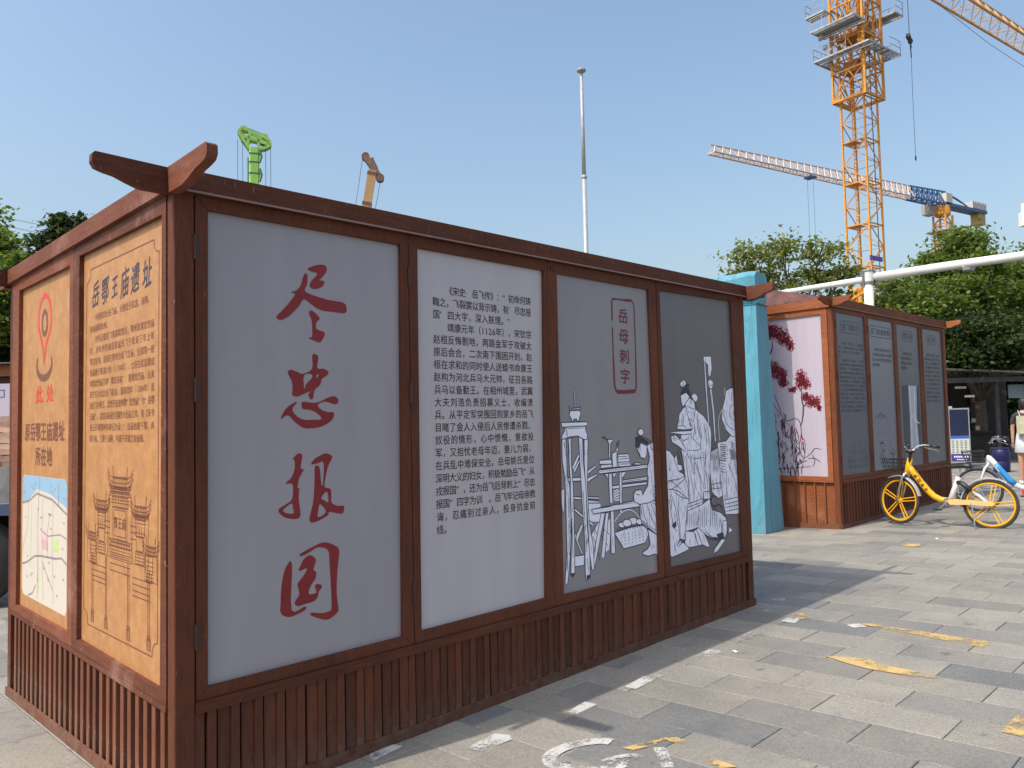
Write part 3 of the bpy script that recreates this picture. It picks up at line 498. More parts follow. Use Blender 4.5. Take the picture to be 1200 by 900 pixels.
def smooth(pts, closed=True, n=3):
    out = []
    N = len(pts)
    rng = range(N) if closed else range(N - 1)
    for i in rng:
        p0, p1, p2, p3 = (pts[(i - 1) % N] if closed or i else pts[0]), pts[i], pts[(i + 1) % N], (pts[(i + 2) % N] if closed or i + 2 < N else pts[-1])
        for k in range(n):
            t = k / n
            out.append([.5 * (2 * p1[j] + (p2[j] - p0[j]) * t + (2 * p0[j] - 5 * p1[j] + 4 * p2[j] - p3[j]) * t * t + (-p0[j] + 3 * p1[j] - 3 * p2[j] + p3[j]) * t ** 3) for j in (0, 1)])
    if not closed: out.append(list(pts[-1]))
    return out
def stroke(mb, pts, wd, place, taper=True, closed=False):
    """brush line of width wd (metres) along points in metres"""
    P = [Vector((p[0], p[1])) for p in pts]
    if closed: P.append(P[0])
    N = len(P)
    L, Rr = [], []
    for i, p in enumerate(P):
        d = P[min(i + 1, N - 1)] - P[max(i - 1, 0)]
        if d.length < 1e-9: d = Vector((1, 0))
        d.normalize()
        nn = Vector((-d.y, d.x))
        k = 1.0
        if taper and not closed: k = .45 + .55 * math.sin(math.pi * (i + .6) / (N + .2))
        L.append(place(*(p + nn * wd / 2 * k))); Rr.append(place(*(p - nn * wd / 2 * k)))
    vs = [q for ab in zip(L, Rr) for q in ab]
    mb.add(vs, [(2 * i, 2 * i + 1, 2 * i + 3, 2 * i + 2) for i in range(N - 1)])
mm = lambda pts: [(p[0] / 1000, p[1] / 1000) for p in pts]

# ------------------------------------------------------------------ exhibition cabins
def faceF(L, W): return lambda a, d, z: (a, d, z)
def faceL(L, W): return lambda a, d, z: (d, a, z)
def faceR(L, W): return lambda a, d, z: (L - d, a, z)
def faceB(L, W): return lambda a, d, z: (a, W - d, z)
def fbox(mb, F, a0, a1, d0, d1, z0, z1):
    mb.hexa([F(a0, d0, z0), F(a1, d0, z0), F(a1, d1, z0), F(a0, d1, z0)], [F(a0, d0, z1), F(a1, d0, z1), F(a1, d1, z1), F(a0, d1, z1)])
def ring(F, out, inn, d0, d1, gap=.0012):
    """mitred frame of four members; out and inn are corner lists (bl, br, tr, tl)"""
    mb = MB()
    for i in range(4):
        j = (i + 1) % 4
        o1, o2, i2, i1 = out[i], out[j], inn[j], inn[i]
        # pull the ends in by a hair so that the mitres read as joints
        def lerp(p, q, k): return (p[0] + (q[0] - p[0]) * k, p[1] + (q[1] - p[1]) * k)
        ln = math.hypot(o2[0] - o1[0], o2[1] - o1[1]); k = gap / ln
        q = [lerp(o1, o2, k), lerp(o2, o1, k), lerp(i2, i1, k), lerp(i1, i2, k)]
        mb.hexa([F(p[0], d0, p[1]) for p in q], [F(p[0], d1, p[1]) for p in q])
    return mb
ARM = [(0, .099), (.372, .105), (.385, .095), (.388, .062), (.372, .040), (.33, .030), (.27, .022), (.21, .004), (.155, -.010), (.12, -.014), (0, -.014)]
def arm_mb(o, d, th, zc, k=1.0):
    """bracket arm: carved board running from o in direction d (unit, horizontal)"""
    o = Vector(o); d = Vector(d); n = Vector((-d.y, d.x, 0)) * th / 2
    mb = MB()
    a = [o + d * x * k + Vector((0, 0, zc + z)) for x, z in ARM]
    mb.hexa([p - n for p in a], [p + n for p in a])
    return mb

def cabin(root, L, W, zop, zK, zD, zU, gl, mats, fopen, lopen, fmat, lmat, fdoors, slatF, slatL, armk, tilt=False):
    """box with corner posts, fascia beams, framed panels over a skirt of battens"""
    mz, mx, my, msl, msls = mats
    parts = {}
    FF, FL, FR, FB = faceF(L, W), faceL(L, W), faceR(L, W), faceB(L, W)
    b = -.26 if not tilt else -.16
    MB().cbox(0, .088, 0, .075, b, zD).build('corner_post', mz, root)
    MB().cbox(L - .075, L, 0, .075, b, zD).build('corner_post', mz, root)
    MB().cbox(0, .075, W - .075, W, b, zD).build('corner_post', mz, root)
    MB().cbox(L - .075, L, W - .075, W, b, zD).build('corner_post', mz, root)
    # fascia beams; the long ones run past the short ones
    m = MB(); m.box(-.03, L + .03, -.03, .03, zD, zU); m.build('fascia_beam', mx, root)
    m = MB(); m.box(-.03, L + .03, W - .03, W + .03, zD, zU); m.build('fascia_beam', mx, root)
    m = MB(); m.box(-.027, .03, .0315, W - .0315, zD, zU - .003); m.build('fascia_beam', my, root)
    m = MB(); m.box(L - .03, L + .027, .0315, W - .0315, zD, zU - .003); m.build('fascia_beam', my, root)
    m = MB(); m.box(.0, L, -.0335, -.0305, zD + .0005, zD + .0095); m.build('fascia_highlight', MT['edge'], root)  # added strip: highlight on the lower fascia edge, put in as pale colour
    for (cx, cy, sx, sy) in ((0, 0, -1, -1), (L, 0, 1, -1), (0, W, -1, 1), (L, W, 1, 1)):
        zc = zU - .10
        ku, kv = armk[(cx > 0, cy > 0)]
        arm_mb((cx + sx * .032, cy - sy * .012, 0), (sx, 0, 0), .038, zc, ku).build('bracket_arm', mx, root)
        arm_mb((cx + sx * .012, cy + sy * .0325, 0), (0, sy, 0), .045, zc - .004, kv).build('bracket_arm', my, root)
    zo0, zo1 = zop
    # framed openings on F
    gx = [.0905] + fdoors + [L - .078]
    for k, op in enumerate(fopen):
        o0, o1 = gx[k] + .0025, gx[k + 1] - .0025
        out = [(o0, zK + .006), (o1, zK + .006), (o1, zD - .002), (o0, zD - .002)]
        fr = ring(FF, out, op, 0.0 if k != 2 else .003, .024).build('door_frame' if k < 2 else 'panel_frame', mz, root)
        pb = MB(); fbox(pb, FF, o0 + .02, o1 - .02, .020, .034, zK + .02, zD - .02)
        bd = pb.build('display_board', MT[fmat[k]], root)
        parts['F%d' % k] = bd
        if k < 2:
            for zc in ((zD - .235), (zK + zD) / 2 + .24, zK + .28):
                h = MB(); h.tube([(gx[k] - .001, -.005, zc - .055), (gx[k] - .001, -.005, zc + .055)], .0065, 8)
                h.box(gx[k] + .004, gx[k] + .02, -.0025, .0005, zc - .05, zc + .05)
                h.build('hinge', MT['steel'], fr)
    m = MB(); fbox(m, FF, .088, L - .075, .034, .05, zK, zD); m.build('inner_lining', MT['wood_dk'], root)
    # framed openings on L
    ga = [.0785, (lopen[0][1][0] + lopen[1][0][0]) / 2, W - .078]
    for k, op in enumerate(lopen):
        o0, o1 = ga[k] + .002, ga[k + 1] - .002
        out = [(o0, zK - .006), (o1, zK - .006), (o1, zD - .002), (o0, zD - .002)]
        ring(FL, out, op, -.004, .03).build('panel_frame', my, root)
        pb = MB(); fbox(pb, FL, o0 + .02, o1 - .02, .020, .034, zK + .02, zD - .02)
        parts['L%d' % k] = pb.build('display_board', MT[lmat[k]], root)
    m = MB(); fbox(m, FL, .075, W - .075, .034, .05, zK, zD); m.build('inner_lining', MT['wood_dk'], root)
    # back and far end: plain boarding
    for F, Ln, nm in ((FR, W, 10), (FB, L, 16)):
        m = MB()
        fbox(m, F, .076, Ln - .076, .02, .04, -.1, zD - .001); m.build('wall_lining', MT['wood_dk'], root)
        stp = (Ln - .16) / nm
        me = None
        for i in range(nm):
            a0 = .08 + i * stp
            if me is None:
                m = MB(); fbox(m, F, 0, stp - .006, .004, .0195, -.1, zD - .006)
                o = m.build('wall_board', mz, root); me = o; ref = Vector(F(0, 0, 0))
            else:
                o = clone(me, root)
            o.location = Vector(F(a0, 0, 0)) - ref
    # skirt
    zr = zK - .045
    m = MB(); fbox(m, FF, .089, L - .076, -.012, .03, zr, zK + .0035); m.build('bottom_rail', mx, root)
    m = MB(); fbox(m, FL, .076, W - .076, -.009, .03, zr + .012, zK - .0085); m.build('bottom_rail', my, root)
    m = MB(); fbox(m, FF, .089, L - .076, .040, .046, b, zr); m.build('skirt_panel', MT['wood_dk'], root)
    m = MB(); fbox(m, FL, .076, W - .076, .03, .042, b, zr); m.build('skirt_panel', MT['wood_dk'] if not tilt else msls, root)
    g0, gLn, gW = gl
    def plinth(F, Ln, ga_, gb_, mt, dd):
        m = MB(); q = [(.0 + dd, ga_ - .04), (Ln - dd, gb_ - .04), (Ln - dd, gb_ + .055), (.0 + dd, ga_ + .055)]
        m.hexa([F(a, -.016, z) for a, z in q], [F(a, .002, z) for a, z in q]); m.build('plinth_board', mt, root)
    plinth(FF, L, g0, gLn, mx, .0)
    plinth(FL, W, g0, gW, my, .0185)
    me = None; mb_b = None
    a = slatF[0]
    while a < L - .12:
        if me is None:
            m = MB(); m.cbox(-slatF[2] / 2, slatF[2] / 2, 0.0, .0235, b, zr - .001, .003); me = m.build('batten', msl, root); o = me
        else: o = clone(me, root)
        if a + slatF[1] < L - .10:
            if mb_b is None:
                m = MB(); m.box(slatF[2] / 2 + .013, slatF[1] - slatF[2] / 2 + .004, .012, .030, b, zr - .001); mb_b = m.build('skirt_board', msl, root); ob = mb_b
            else: ob = clone(mb_b, root)
            ob.location = (a, rnd.uniform(-.0015, .002), 0)
        if a == slatF[0]:
            m = MB(); m.box(.089, a - slatF[2] / 2 - .008, .012, .030, b, zr - .001); m.build('skirt_board', msl, root)
        o.location = (a + rnd.uniform(-.003, .003), rnd.uniform(-.0015, .0015), 0); o.rotation_euler = (0, rnd.uniform(-.004, .004), 0)
        a += slatF[1]
    me = None
    a = slatL[0]
    while a < W - .11:
        if me is None:
            m = MB(); m.cbox(0.001, .0295, -slatL[2] / 2, slatL[2] / 2, b, zr + .011, .003); me = m.build('batten', msls, root); o = me
        else: o = clone(me, root)
        o.location = (rnd.uniform(-.001, .001), a, 0)
        a += slatL[1]
    return parts

MATS1 = (MT['wood_z'], MT['wood_x'], MT['wood_y'], MT['slat'], MT['slat_s'])
c1 = thing('exhibition_cabin', 'big dark brown timber display cabin in the foreground with large red brush characters', 'cabin', (P0.x, P0.y, 0), TH, 'brown exhibition cabins')
q4 = lambda a, b, c, d: [a, b, c, d]
fop = [[(.143, .438), (1.187, .440), (1.209, 2.533), (.150, 2.535)], [(1.311, .445), (2.293, .454), (2.341, 2.528), (1.325, 2.532)],
       [(2.460, .446), (3.510, .434), (3.479, 2.523), (2.470, 2.526)], [(3.656, .444), (4.703, .433), (4.658, 2.548), (3.618, 2.534)]]
lop = [[(.152, .425), (1.344, .431), (1.325, 2.533), (.128, 2.517)], [(1.520, .436), (2.790, .424), (2.775, 2.520), (1.503, 2.509)]]
lop[1][1] = (2.670, .424); lop[1][2] = (2.648, 2.520)
PC1 = cabin(c1, 4.87, 2.90, (.44, 2.53), .382, 2.595, 2.692, (-.105, -.037, -.205), MATS1, fop, lop,
            ['film1', 'film2', 'film3', 'film4'], ['kraft', 'kraft'], [1.262, 2.378, 3.577], (.16, .1085, .040), (.139, .1025, .042), {(0, 0): (.77, 1.0), (1, 0): (.9, .64), (0, 1): (.9, .8), (1, 1): (.8, .8)})
m = MB(); m.box(.02, 4.85, .02, 2.88, 2.60, 2.64); m.build('roof', MT['wood_dk'], c1)
m = MB(); m.box(2.405, 2.425, -.006, .001, 2.54, 2.56); m.lathe([(.012, 0), (.012, .008)], (2.44, -.006, 2.55), 10, 'y'); m.build('latch', MT['steel'], c1)

D0 = .0190
def onF(dd=0.0):
    f = lambda a, z: (a, D0 - dd, z)
    f.alt = lambda e: onF(dd + e)
    return f
def layer(name, parent, mt, fn):
    m = MB(); fn(m)
    return m.build(name, MT[mt] if isinstance(mt, str) else mt, parent, fix=False, kind='stuff' if name in ('lettering', 'gateway_drawing', 'road_print', 'figure_print', 'gateway_print', 'route_print', 'park_print') else None)
D = json.loads(DATA)
# board 1: four brush characters
for idx in ((0, 1, 2), (3, 4), (5, 6), (7, 8, 9)):
    def f_(m):
        for i in idx: flatpoly(m, [smooth(q) for q in D['big'][i]], onF())
    layer('brush_character', PC1['F0'], 'red', f_)
# board 2: text
T2 = ['  《宋史·岳飞传》：“初命何铸', '鞫之，飞裂裳以背示铸，有‘尽忠报', '国’四大字，深入肤理。”', '  靖康元年（1126年），宋钦宗', '赵桓反悔割地，两路金军于攻破太',
      '原后会合，二次南下围困开封。赵', '桓在求和的同时使人送蜡书命康王', '赵构为河北兵马大元帅，征召各路', '兵马以备勤王。在相州城里，武翼', '大夫刘浩负责招募义士，收编溃',
      '兵。从平定军突围回到家乡的岳飞', '目睹了金人入侵后人民惨遭杀戮、', '奴役的情形，心中愤慨，意欲投', '军，又担忧老母年迈，妻儿力弱，', '在兵乱中难保安全。岳母姚氏是位',
      '深明大义的妇女，积极勉励岳飞“从', '戎报国”，还为岳飞后背刺上“尽忠', '报国”四字为训 。岳飞牢记母亲教', '诲，忍痛别过亲人，投身抗金前', '线。']
def f_(m):
    for i, t in enumerate(T2):
        z = 2.318 - .0711 * i
        if i in (2, 19): line(m, t, 1.440, 2.236, z, .055, onF(), .009, w=.052, n=15)
        else: line(m, t, 1.440, 2.236, z, .055, onF(), .009, w=.052)
layer('lettering', PC1['F1'], 'ink', f_)
# board 3: seal
def f_(m):
    for i, ch in enumerate('岳母刺字'):
        put(m, ch, 3.186 + .001 * i, 2.300 - .1445 * i, .118, .112, onF(), .018)
layer('lettering', PC1['F2'], 'seal', f_)
def f_(m):
    r2 = random.Random(3)
    pts = [(3.085, 2.418), (3.20, 2.420), (3.29, 2.424), (3.318, 2.40), (3.322, 2.2), (3.321, 2.0), (3.318, 1.80), (3.305, 1.765), (3.20, 1.757), (3.085, 1.757), (3.064, 1.80), (3.060, 2.0), (3.058, 2.2), (3.060, 2.40)]
    segs = [(0, 1, .012), (1, 2, .02), (2, 5, .013), (5, 7, .016), (7, 9, .028), (9, 11, .018), (11, 12, .013)]
    for a, b, wd in segs: stroke(m, pts[a:b + 1] if b < 14 else pts[a:] + pts[:1], wd, onF(), taper=False)
    stroke(m, [(3.058, 2.22), (3.058, 2.17)], .01, onF(), taper=False)
    stroke(m, [(3.058, 2.26), (3.060, 2.40), (3.07, 2.415), (3.10, 2.418)], .016, onF(), taper=False)
layer('seal_border', PC1['F2'], 'seal', f_)
rfold = random.Random(77)
# boards 3 and 4: line drawing, white cut-outs with ink outlines, one layer above the other
for key, lo, hi in (('F2', 0, 3560), ('F3', 3600, 9999)):
    wm, km = MB(), MB()
    dd = 0.0
    for kind, pts, prm in D['art']:
        cx = sum(p[0] for p in pts) / len(pts)
        if not (lo <= cx < hi): continue
        dd += .00002
        pl = onF(dd)
        if kind in 'wv':
            flatpoly(wm, [pts], pl)
            ar = abs(sum(pts[i][0] * pts[(i + 1) % len(pts)][1] - pts[(i + 1) % len(pts)][0] * pts[i][1] for i in range(len(pts)))) / 2
            if kind == 'w' and ar > 7000:      # fine engraved fold lines
                bx = [min(p[0] for p in pts), max(p[0] for p in pts)]; bz = [min(p[1] for p in pts), max(p[1] for p in pts)]
                def inside(x, z):
                    c_ = False
                    for i in range(len(pts)):
                        (x1, z1), (x2, z2) = pts[i], pts[i - 1]
                        if (z1 > z) != (z2 > z) and x < (x2 - x1) * (z - z1) / (z2 - z1) + x1: c_ = not c_
                    return c_
                for q_ in range(int(ar / 1500)):
                    x_, z_ = rfold.uniform(*bx), rfold.uniform(*bz); ln_ = rfold.uniform(25, 95); dx_ = rfold.uniform(-12, 12)
                    sp_ = [(x_, z_), (x_ + dx_ * .3 + rfold.uniform(-4, 4), z_ - ln_ / 2), (x_ + dx_, z_ - ln_)]
                    if all(inside(*p) for p in sp_): stroke(km, mm(sp_), rfold.uniform(.0022, .0042), onF(dd + .00001))
            if kind == 'w': stroke(km, mm(pts), .0068, onF(dd + .00001), closed=True)
        elif kind == 'k': flatpoly(km, [pts], pl)
        elif kind == 'l': stroke(km, mm(smooth(pts, False, 3)), prm * .00105, pl)
        else: stroke(wm, mm(smooth(pts, False, 3)), prm * .00105, onF(dd + .00002), taper=False)
    wm.build('printed_figures', MT['white'], PC1[key], fix=False, kind='stuff')
    km.build('printed_outlines', MT['black'], PC1[key], fix=False, kind='stuff')
# side board 1: title, text, gateway drawing (panel axis runs to the left, so it is mirrored)
def onLm(dd=0.0):
    f = lambda a, z: (D0 - dd, -a, z)
    f.alt = lambda e: onLm(dd + e)
    return f
def f_(m):
    for ch, t, k in zip('岳鄂王庙遗址', (1.120, .968, .820, .672, .526, .370), (1, 1, .8, 1.05, 1, 1)):
        put(m, ch, -t, 2.290, .12 * k, .15 * k, onLm(), .012, slant=.14, yshear=.12)
layer('lettering', PC1['L0'], 'ink2', f_)
T3 = ['  中国有四大岳飞庙，分别位于武昌、汤阴、', '朱仙镇和杭州。', '  史料记载岳飞冤案昭雪后，鄂州首建忠烈庙', '宇，并岭州等诚诏追谥岳飞于乾道三年上年', '鄂宋皇帝，赵谨在鄂州为岳飞立庙，全国第一座',
      '岳庙建于乾道六年（1170年），七月在武昌建成', '时称忠烈庙又称“鄂忠岳庙”，重建忠烈庙，后来', '宋宁宗为追念岳飞抗金，嘉泰四年（1204年）追', '封岳飞为鄂王，忠烈于是改称鄂“忠烈庙”为“岳鄂',
      '王庙”，武昌岳庙是全国四大岳庙之首，有《宋书', '岳云引领鄂州年碑记为证：“岳庙始建于鄂，再', '建于杭，三建于汤阴，今建于宋镇之朱仙镇。']
def f_(m):
    for i, t in enumerate(T3):
        z = 2.168 - .0590 * i
        w_ = .042
        if i == 1: line(m, t, -1.215, -.9, z, .042, onLm())
        elif i == 11: line(m, t, -1.215, -.38, z, .042, onLm())
        elif i == 0: line(m, t, -1.215, -.32, z, .042, onLm())
        else: line(m, t, -1.215, -.280, z, .042, onLm(), 0, w=.043)
layer('lettering', PC1['L0'], 'ink3', f_)
def f_(m):
    P = onLm()
    S = lambda pts, w_=.006: stroke(m, [(-a, z) for a, z in pts], w_, P, taper=False)
    def arc(cx, cz, r, a0, a1, n=5): return [(cx + r * math.cos(R(a0 + (a1 - a0) * k / n)), cz + r * math.sin(R(a0 + (a1 - a0) * k / n))) for k in range(n + 1)]
    S([(1.203, 2.44), (.285, 2.435)]); S(arc(.222, 2.435, .063, 180 - 180, -90)[::-1] if 0 else [(.285, 2.435), (.280, 2.40), (.255, 2.376), (.223, 2.372)])
    S([(.223, 2.372), (.244, .604)]); S([(.244, .604), (.275, .598), (.300, .575), (.310, .534)]); S([(.310, .534), (1.234, .529)])
    S([(1.234, .529), (1.24, .57), (1.27, .598), (1.304, .603)]); S([(1.304, .603), (1.271, 2.366)]); S([(1.271, 2.366), (1.24, 2.376), (1.21, 2.40), (1.203, 2.44)])
    # gateway with three tiers of upswept roofs
    def roof(cx, z, hw, h):
        for k in range(3):
            zz = z + k * h * .22
            S([(cx - hw - .01, zz + h * .5), (cx - hw * .85, zz + h * .12), (cx - hw * .5, zz), (cx + hw * .5, zz), (cx + hw * .85, zz + h * .12), (cx + hw + .01, zz + h * .5)], .005)
        for k in range(9): S([(cx - hw * .7 + k * hw * .175, z), (cx - hw * .6 + k * hw * .15, z + h * .45)], .004)
        S([(cx - hw * .6, z + h * .5), (cx + hw * .6, z + h * .5)], .006)
        S([(cx - hw * .55, z + h * .5), (cx - hw * .6, z + h * 1.05)], .005); S([(cx + hw * .55, z + h * .5), (cx + hw * .6, z + h * 1.05)], .005)
    roof(.735, 1.275, .175, .105); roof(1.015, 1.155, .125, .09); roof(.455, 1.155, .125, .09); roof(1.165, .985, .095, .08); roof(.325, .985, .095, .08)
    roof(.735, 1.255, .15, .05); roof(1.015, 1.14, .10, .04); roof(.455, 1.14, .10, .04)
    def box(a0, a1, z0, z1, w_=.005): S([(a0, z0), (a1, z0), (a1, z1), (a0, z1), (a0, z0)], w_)
    box(.60, .87, 1.235, 1.27); box(.62, .85, 1.18, 1.228); box(.635, .84, 1.02, 1.175); box(.655, .82, 1.035, 1.165); box(.57, .90, .985, 1.015); box(.59, .88, .95, .98)
    for k in range(6): S([(.635 + .04 * k, 1.185), (.635 + .04 * k, 1.225)], .004)
    for cx in (1.01, .465):
        box(cx - .06, cx + .06, 1.06, 1.15); box(cx - .045, cx + .045, .99, 1.055); box(cx - .055, cx + .055, .93, .985)
    for cx in (1.145, .345): box(cx - .045, cx + .045, .90, .98); box(cx - .03, cx + .03, .86, .9)
    for z in (.93, .895, .86): S([(.59, z), (.88, z)], .005)
    for z in (.86, .83, .80, .775): S([(.93, z), (1.16, z)], .005); S([(.33, z), (.56, z)], .005)
    for cx in (1.015, .455):
        box(cx - .10, cx + .10, .925, 1.15, .004)
    for cx in (1.165, .325): box(cx - .075, cx + .075, .865, .985, .004)
    box(.575, .895, .92, 1.25, .004)
    for z in (1.10, 1.07, 1.04):
        for a0, a1 in ((.88, .955), (.515, .595)): S([(a0, z), (a1, z)], .005)
    for cx in (1.015, .455):
        for k in range(4): S([(cx - .05 + .033 * k, 1.065), (cx - .05 + .033 * k, 1.11)], .004)
        for z in (1.075, 1.12, 1.135, .945, .96, .975): S([(cx - .07, z), (cx + .07, z)], .004)
    for cx in (1.15, .34):
        for z in (.915, .935, .955, .885, .87): S([(cx - .05, z), (cx + .05, z)], .004)
    for z in (1.0, .965, .94, 1.005, 1.20, 1.215, 1.245, 1.255): S([(.60, z), (.87, z)], .004)
    for k in range(8): S([(.60 + .038 * k, .985), (.60 + .038 * k, 1.012)], .004)
    for a in (1.165, 1.145, .950, .932, .625, .605, .360, .342): S([(a, .56), (a, .92)], .005)
    for a in (1.155, .941, .615, .351): box(a - .022, a + .022, .555, .60); box(a - .018, a + .018, .605, .618)
    for ch, t in zip('鄂王庙', (.80, .737, .675)): put(m, ch, -t, 1.10, .062, .062, P, .01)
layer('gateway_drawing', PC1['L0'], 'ink3', f_)
# side board 2: pin, title, map
def f_(m):
    P = onLm()
    o_ = [(-2.112 + .158 * math.cos(R(a)) * (1 if math.sin(R(a)) > -.3 else 1), 2.262 + .172 * math.sin(R(a))) for a in range(-25, 206, 11)] + [(-2.16, 2.08), (-2.122, 1.978), (-2.07, 2.09)]
    i_ = [(-2.112 + .128 * math.cos(R(a)), 2.262 + .138 * math.sin(R(a))) for a in range(-25, 206, 11)] + [(-2.150, 2.12), (-2.120, 2.04), (-2.08, 2.13)]
    flatpoly(m, [[(a * 1000, z * 1000) for a, z in o_], [(a * 1000, z * 1000) for a, z in i_]], P)
    for ch, t in zip('此处', (2.225, 1.985)): put(m, ch, -t, 1.797, .17, .115, P, .018)
layer('pin_symbol', PC1['L1'], 'pinred', f_)
def f_(m):
    P = onLm()
    e = lambda rx, rz, n=20, cz=2.246: [((-2.112 + rx * math.cos(6.2832 * k / n)) * 1000, (cz + rz * math.sin(6.2832 * k / n)) * 1000) for k in range(n)]
    flatpoly(m, [e(.074, .088), e(.042, .055)], P)
    arc = [(-2.118 + .17 * math.cos(R(a)), 1.985 + .085 * math.sin(R(a))) for a in range(-215, 36, 12)]
    stroke(m, arc, .045, P)
    for ch, k in zip('原岳鄂王庙遗址', range(7)): put(m, ch, -2.505 + .128 * k, 1.563, .125, .125, P, .022)
    for ch, k in zip('所在地', range(3)): put(m, ch, -2.245 + .128 * k, 1.410, .125, .125, P, .022)
layer('lettering', PC1['L1'], 'ink3', f_)
def rect_notch(a0, a1, z0, z1, r=.035): return [(a0 + r, z0), (a1 - r, z0), (a1, z0 + r), (a1, z1 - r), (a1 - r, z1), (a0 + r, z1), (a0, z1 - r), (a0, z0 + r)]
MT['map_cream'] = simple('map_cream', (.62, .56, .48), .4, var=.03)
MT['map_blue'] = simple('map_blue', (.26, .44, .60), .4, var=.04)
MT['map_line'] = simple('map_line', (.28, .22, .24), .4)
MT['map_green'] = simple('map_green', (.45, .62, .22), .4)
MT['map_pink'] = simple('map_pink', (.65, .2, .38), .4)
def f_(m): flatpoly(m, [[(a * 1000, z * 1000) for a, z in rect_notch(-2.615, -1.615, .505, 1.285)]], onLm())
mp = layer('map', PC1['L1'], 'map_cream', f_)
def f_(m):
    flatpoly(m, [[(a * 1000, z * 1000) for a, z in [(-2.612, 1.11), (-2.45, 1.13), (-2.262, 1.205), (-1.95, 1.185), (-1.617, 1.12), (-1.618, 1.25), (-1.652, 1.283), (-2.578, 1.283), (-2.612, 1.25)]]], onLm(.0002))
layer('river_print', mp, 'map_blue', f_)
def f_(m):
    P = onLm(.0004); S = lambda pts, w_: stroke(m, [(-a, z) for a, z in pts], w_, P, taper=False)
    S([(2.612, 1.10), (2.45, 1.12), (2.262, 1.176), (1.92, 1.155), (1.617, 1.085)], .014)
    S([(2.61, .70), (2.5, .72), (2.3, .78), (2.16, .795), (1.85, .81), (1.715, .826), (1.62, .80)], .013)
    S([(1.62, .945), (1.75, .96), (2.0, .93), (2.12, .95)], .008)
    S([(2.20, 1.28), (2.235, 1.0), (2.225, .78), (2.241, .52)], .009)
    S([(2.12, 1.15), (2.14, .9), (2.1, .53)], .005); S([(1.90, 1.15), (1.91, .8), (1.88, .54)], .005)
    S([(1.97, 1.06), (2.02, .95), (2.02, .8)], .006); S([(1.93, 1.06), (2.0, 1.065)], .012)
    S([(2.61, .79), (2.47, .96), (2.46, 1.12)], .005); S([(2.38, 1.12), (2.40, .7)], .004); S([(2.12, .76), (2.0, .68), (1.90, .62)], .008)
    S([(2.468, .512), (2.35, .54), (2.28, .60)], .012); S([(1.78, 1.25), (1.785, 1.13)], .012)
    r2 = random.Random(5)
    for k in range(26):
        a, z = r2.uniform(1.66, 2.56), r2.uniform(.55, 1.26)
        for j in range(3): S([(a + .012 * j, z - .006), (a + .012 * j, z + .008)], .006)
layer('road_print', mp, 'map_line', f_)
def f_(m):
    P = onLm(.0003)
    flatpoly(m, [[(-1870, 850), (-1780, 850), (-1775, 925), (-1865, 925)]], P)
    flatpoly(m, [[(-2215, 560), (-2195, 560), (-2200, 720), (-2215, 720)]], P)
layer('park_print', mp, 'map_green', f_)
def f_(m):
    P = onLm(.0005); 
    for k in range(5): stroke(m, [(-2.13 + .03 * k, .84), (-2.125 + .028 * k, .90 + .02 * (k % 2))], .012, P)
    stroke(m, [(-2.14, .95), (-2.02, .93)], .01, P)
layer('route_print', mp, 'map_pink', f_)

# ------------------------------------------------------------------ second cabin
TH2 = .765
c2 = thing('exhibition_cabin', 'smaller looking reddish brown display cabin behind the bikes, with tiled roof and maple tree poster', 'cabin', (4.507, 10.953, 0), TH2, 'brown exhibition cabins')
MATS2 = (MT['wood_b2'], MT['wood_b2'], MT['wood_b2y'], MT['slat'], MT['wood_b2y'])
fop2 = [[(.135, .710), (1.150, .710), (1.10, 3.022), (.118, 3.022)], [(1.235, .713), (2.205, .720), (2.205, 3.020), (1.235, 3.020)],
        [(2.356, .71), (3.340, .71), (3.330, 3.018), (2.346, 3.018)], [(3.500, .713), (4.475, .713), (4.475, 3.024), (3.490, 3.018)]]
lop2 = [[(.155, .705), (1.32, .700), (1.33, 2.990), (.172, 2.997)], [(1.50, .70), (2.67, .70), (2.65, 2.99), (1.50, 2.99)]]
PC2 = cabin(c2, 4.62, 2.90, (.71, 3.02), .655, 3.085, 3.215, (-.012, .05, -.04), MATS2, fop2, lop2,
            ['film5', 'film6', 'film5', 'film5'], ['lilac', 'lilac'], [1.185, 2.278, 3.418], (.16, .098, .04), (.215, .148, .018), {(0, 0): (.9, .6), (1, 0): (.8, .6), (0, 1): (.8, .8), (1, 1): (.8, .8)}, tilt=True)
# tiled roof: corrugated resin tiles, low hip
MT['tile'] = simple('plum_roof_tile', (.115, .042, .038), .7, var=.45, scale=5, bmp=.4)
def roofslope(cor, ridge, n, m_, amp=.022):
    """ribbed sheet between an eave line and a ridge line"""
    mb = MB()
    a, b = Vector(cor[0]), Vector(cor[1]); c, d = Vector(ridge[0]), Vector(ridge[1])
    nu = n * 6
    for j in range(m_ + 1):
        v = j / m_
        for i in range(nu + 1):
            u = i / nu
            p = a.lerp(b, u).lerp(c.lerp(d, u), v)
            p.z += amp * abs(math.sin(math.pi * u * n)) + .012 * (1 - ((v * m_ * 1.0) % 1)) 
            mb.v.append(tuple(p))
    for j in range(m_):
        for i in range(nu):
            k = j * (nu + 1) + i
            mb.f.append((k, k + 1, k + nu + 2, k + nu + 1))
    return mb
zR = 3.215
r0, r1 = (.42, 1.45, zR + .36), (4.2, 1.45, zR + .30)
e = .05
C4 = [(e, e, zR - .02), (4.62 - e, e, zR - .02), (4.62 - e, 2.9 - e, zR - .02), (e, 2.9 - e, zR - .02)]
roofslope((C4[0], C4[1]), (r0, r1), 24, 5).build('roof_tiles', MT['tile'], c2, smooth=True)
roofslope((C4[2], C4[3]), (r1, r0), 24, 5).build('roof_tiles', MT['tile'], c2, smooth=True)
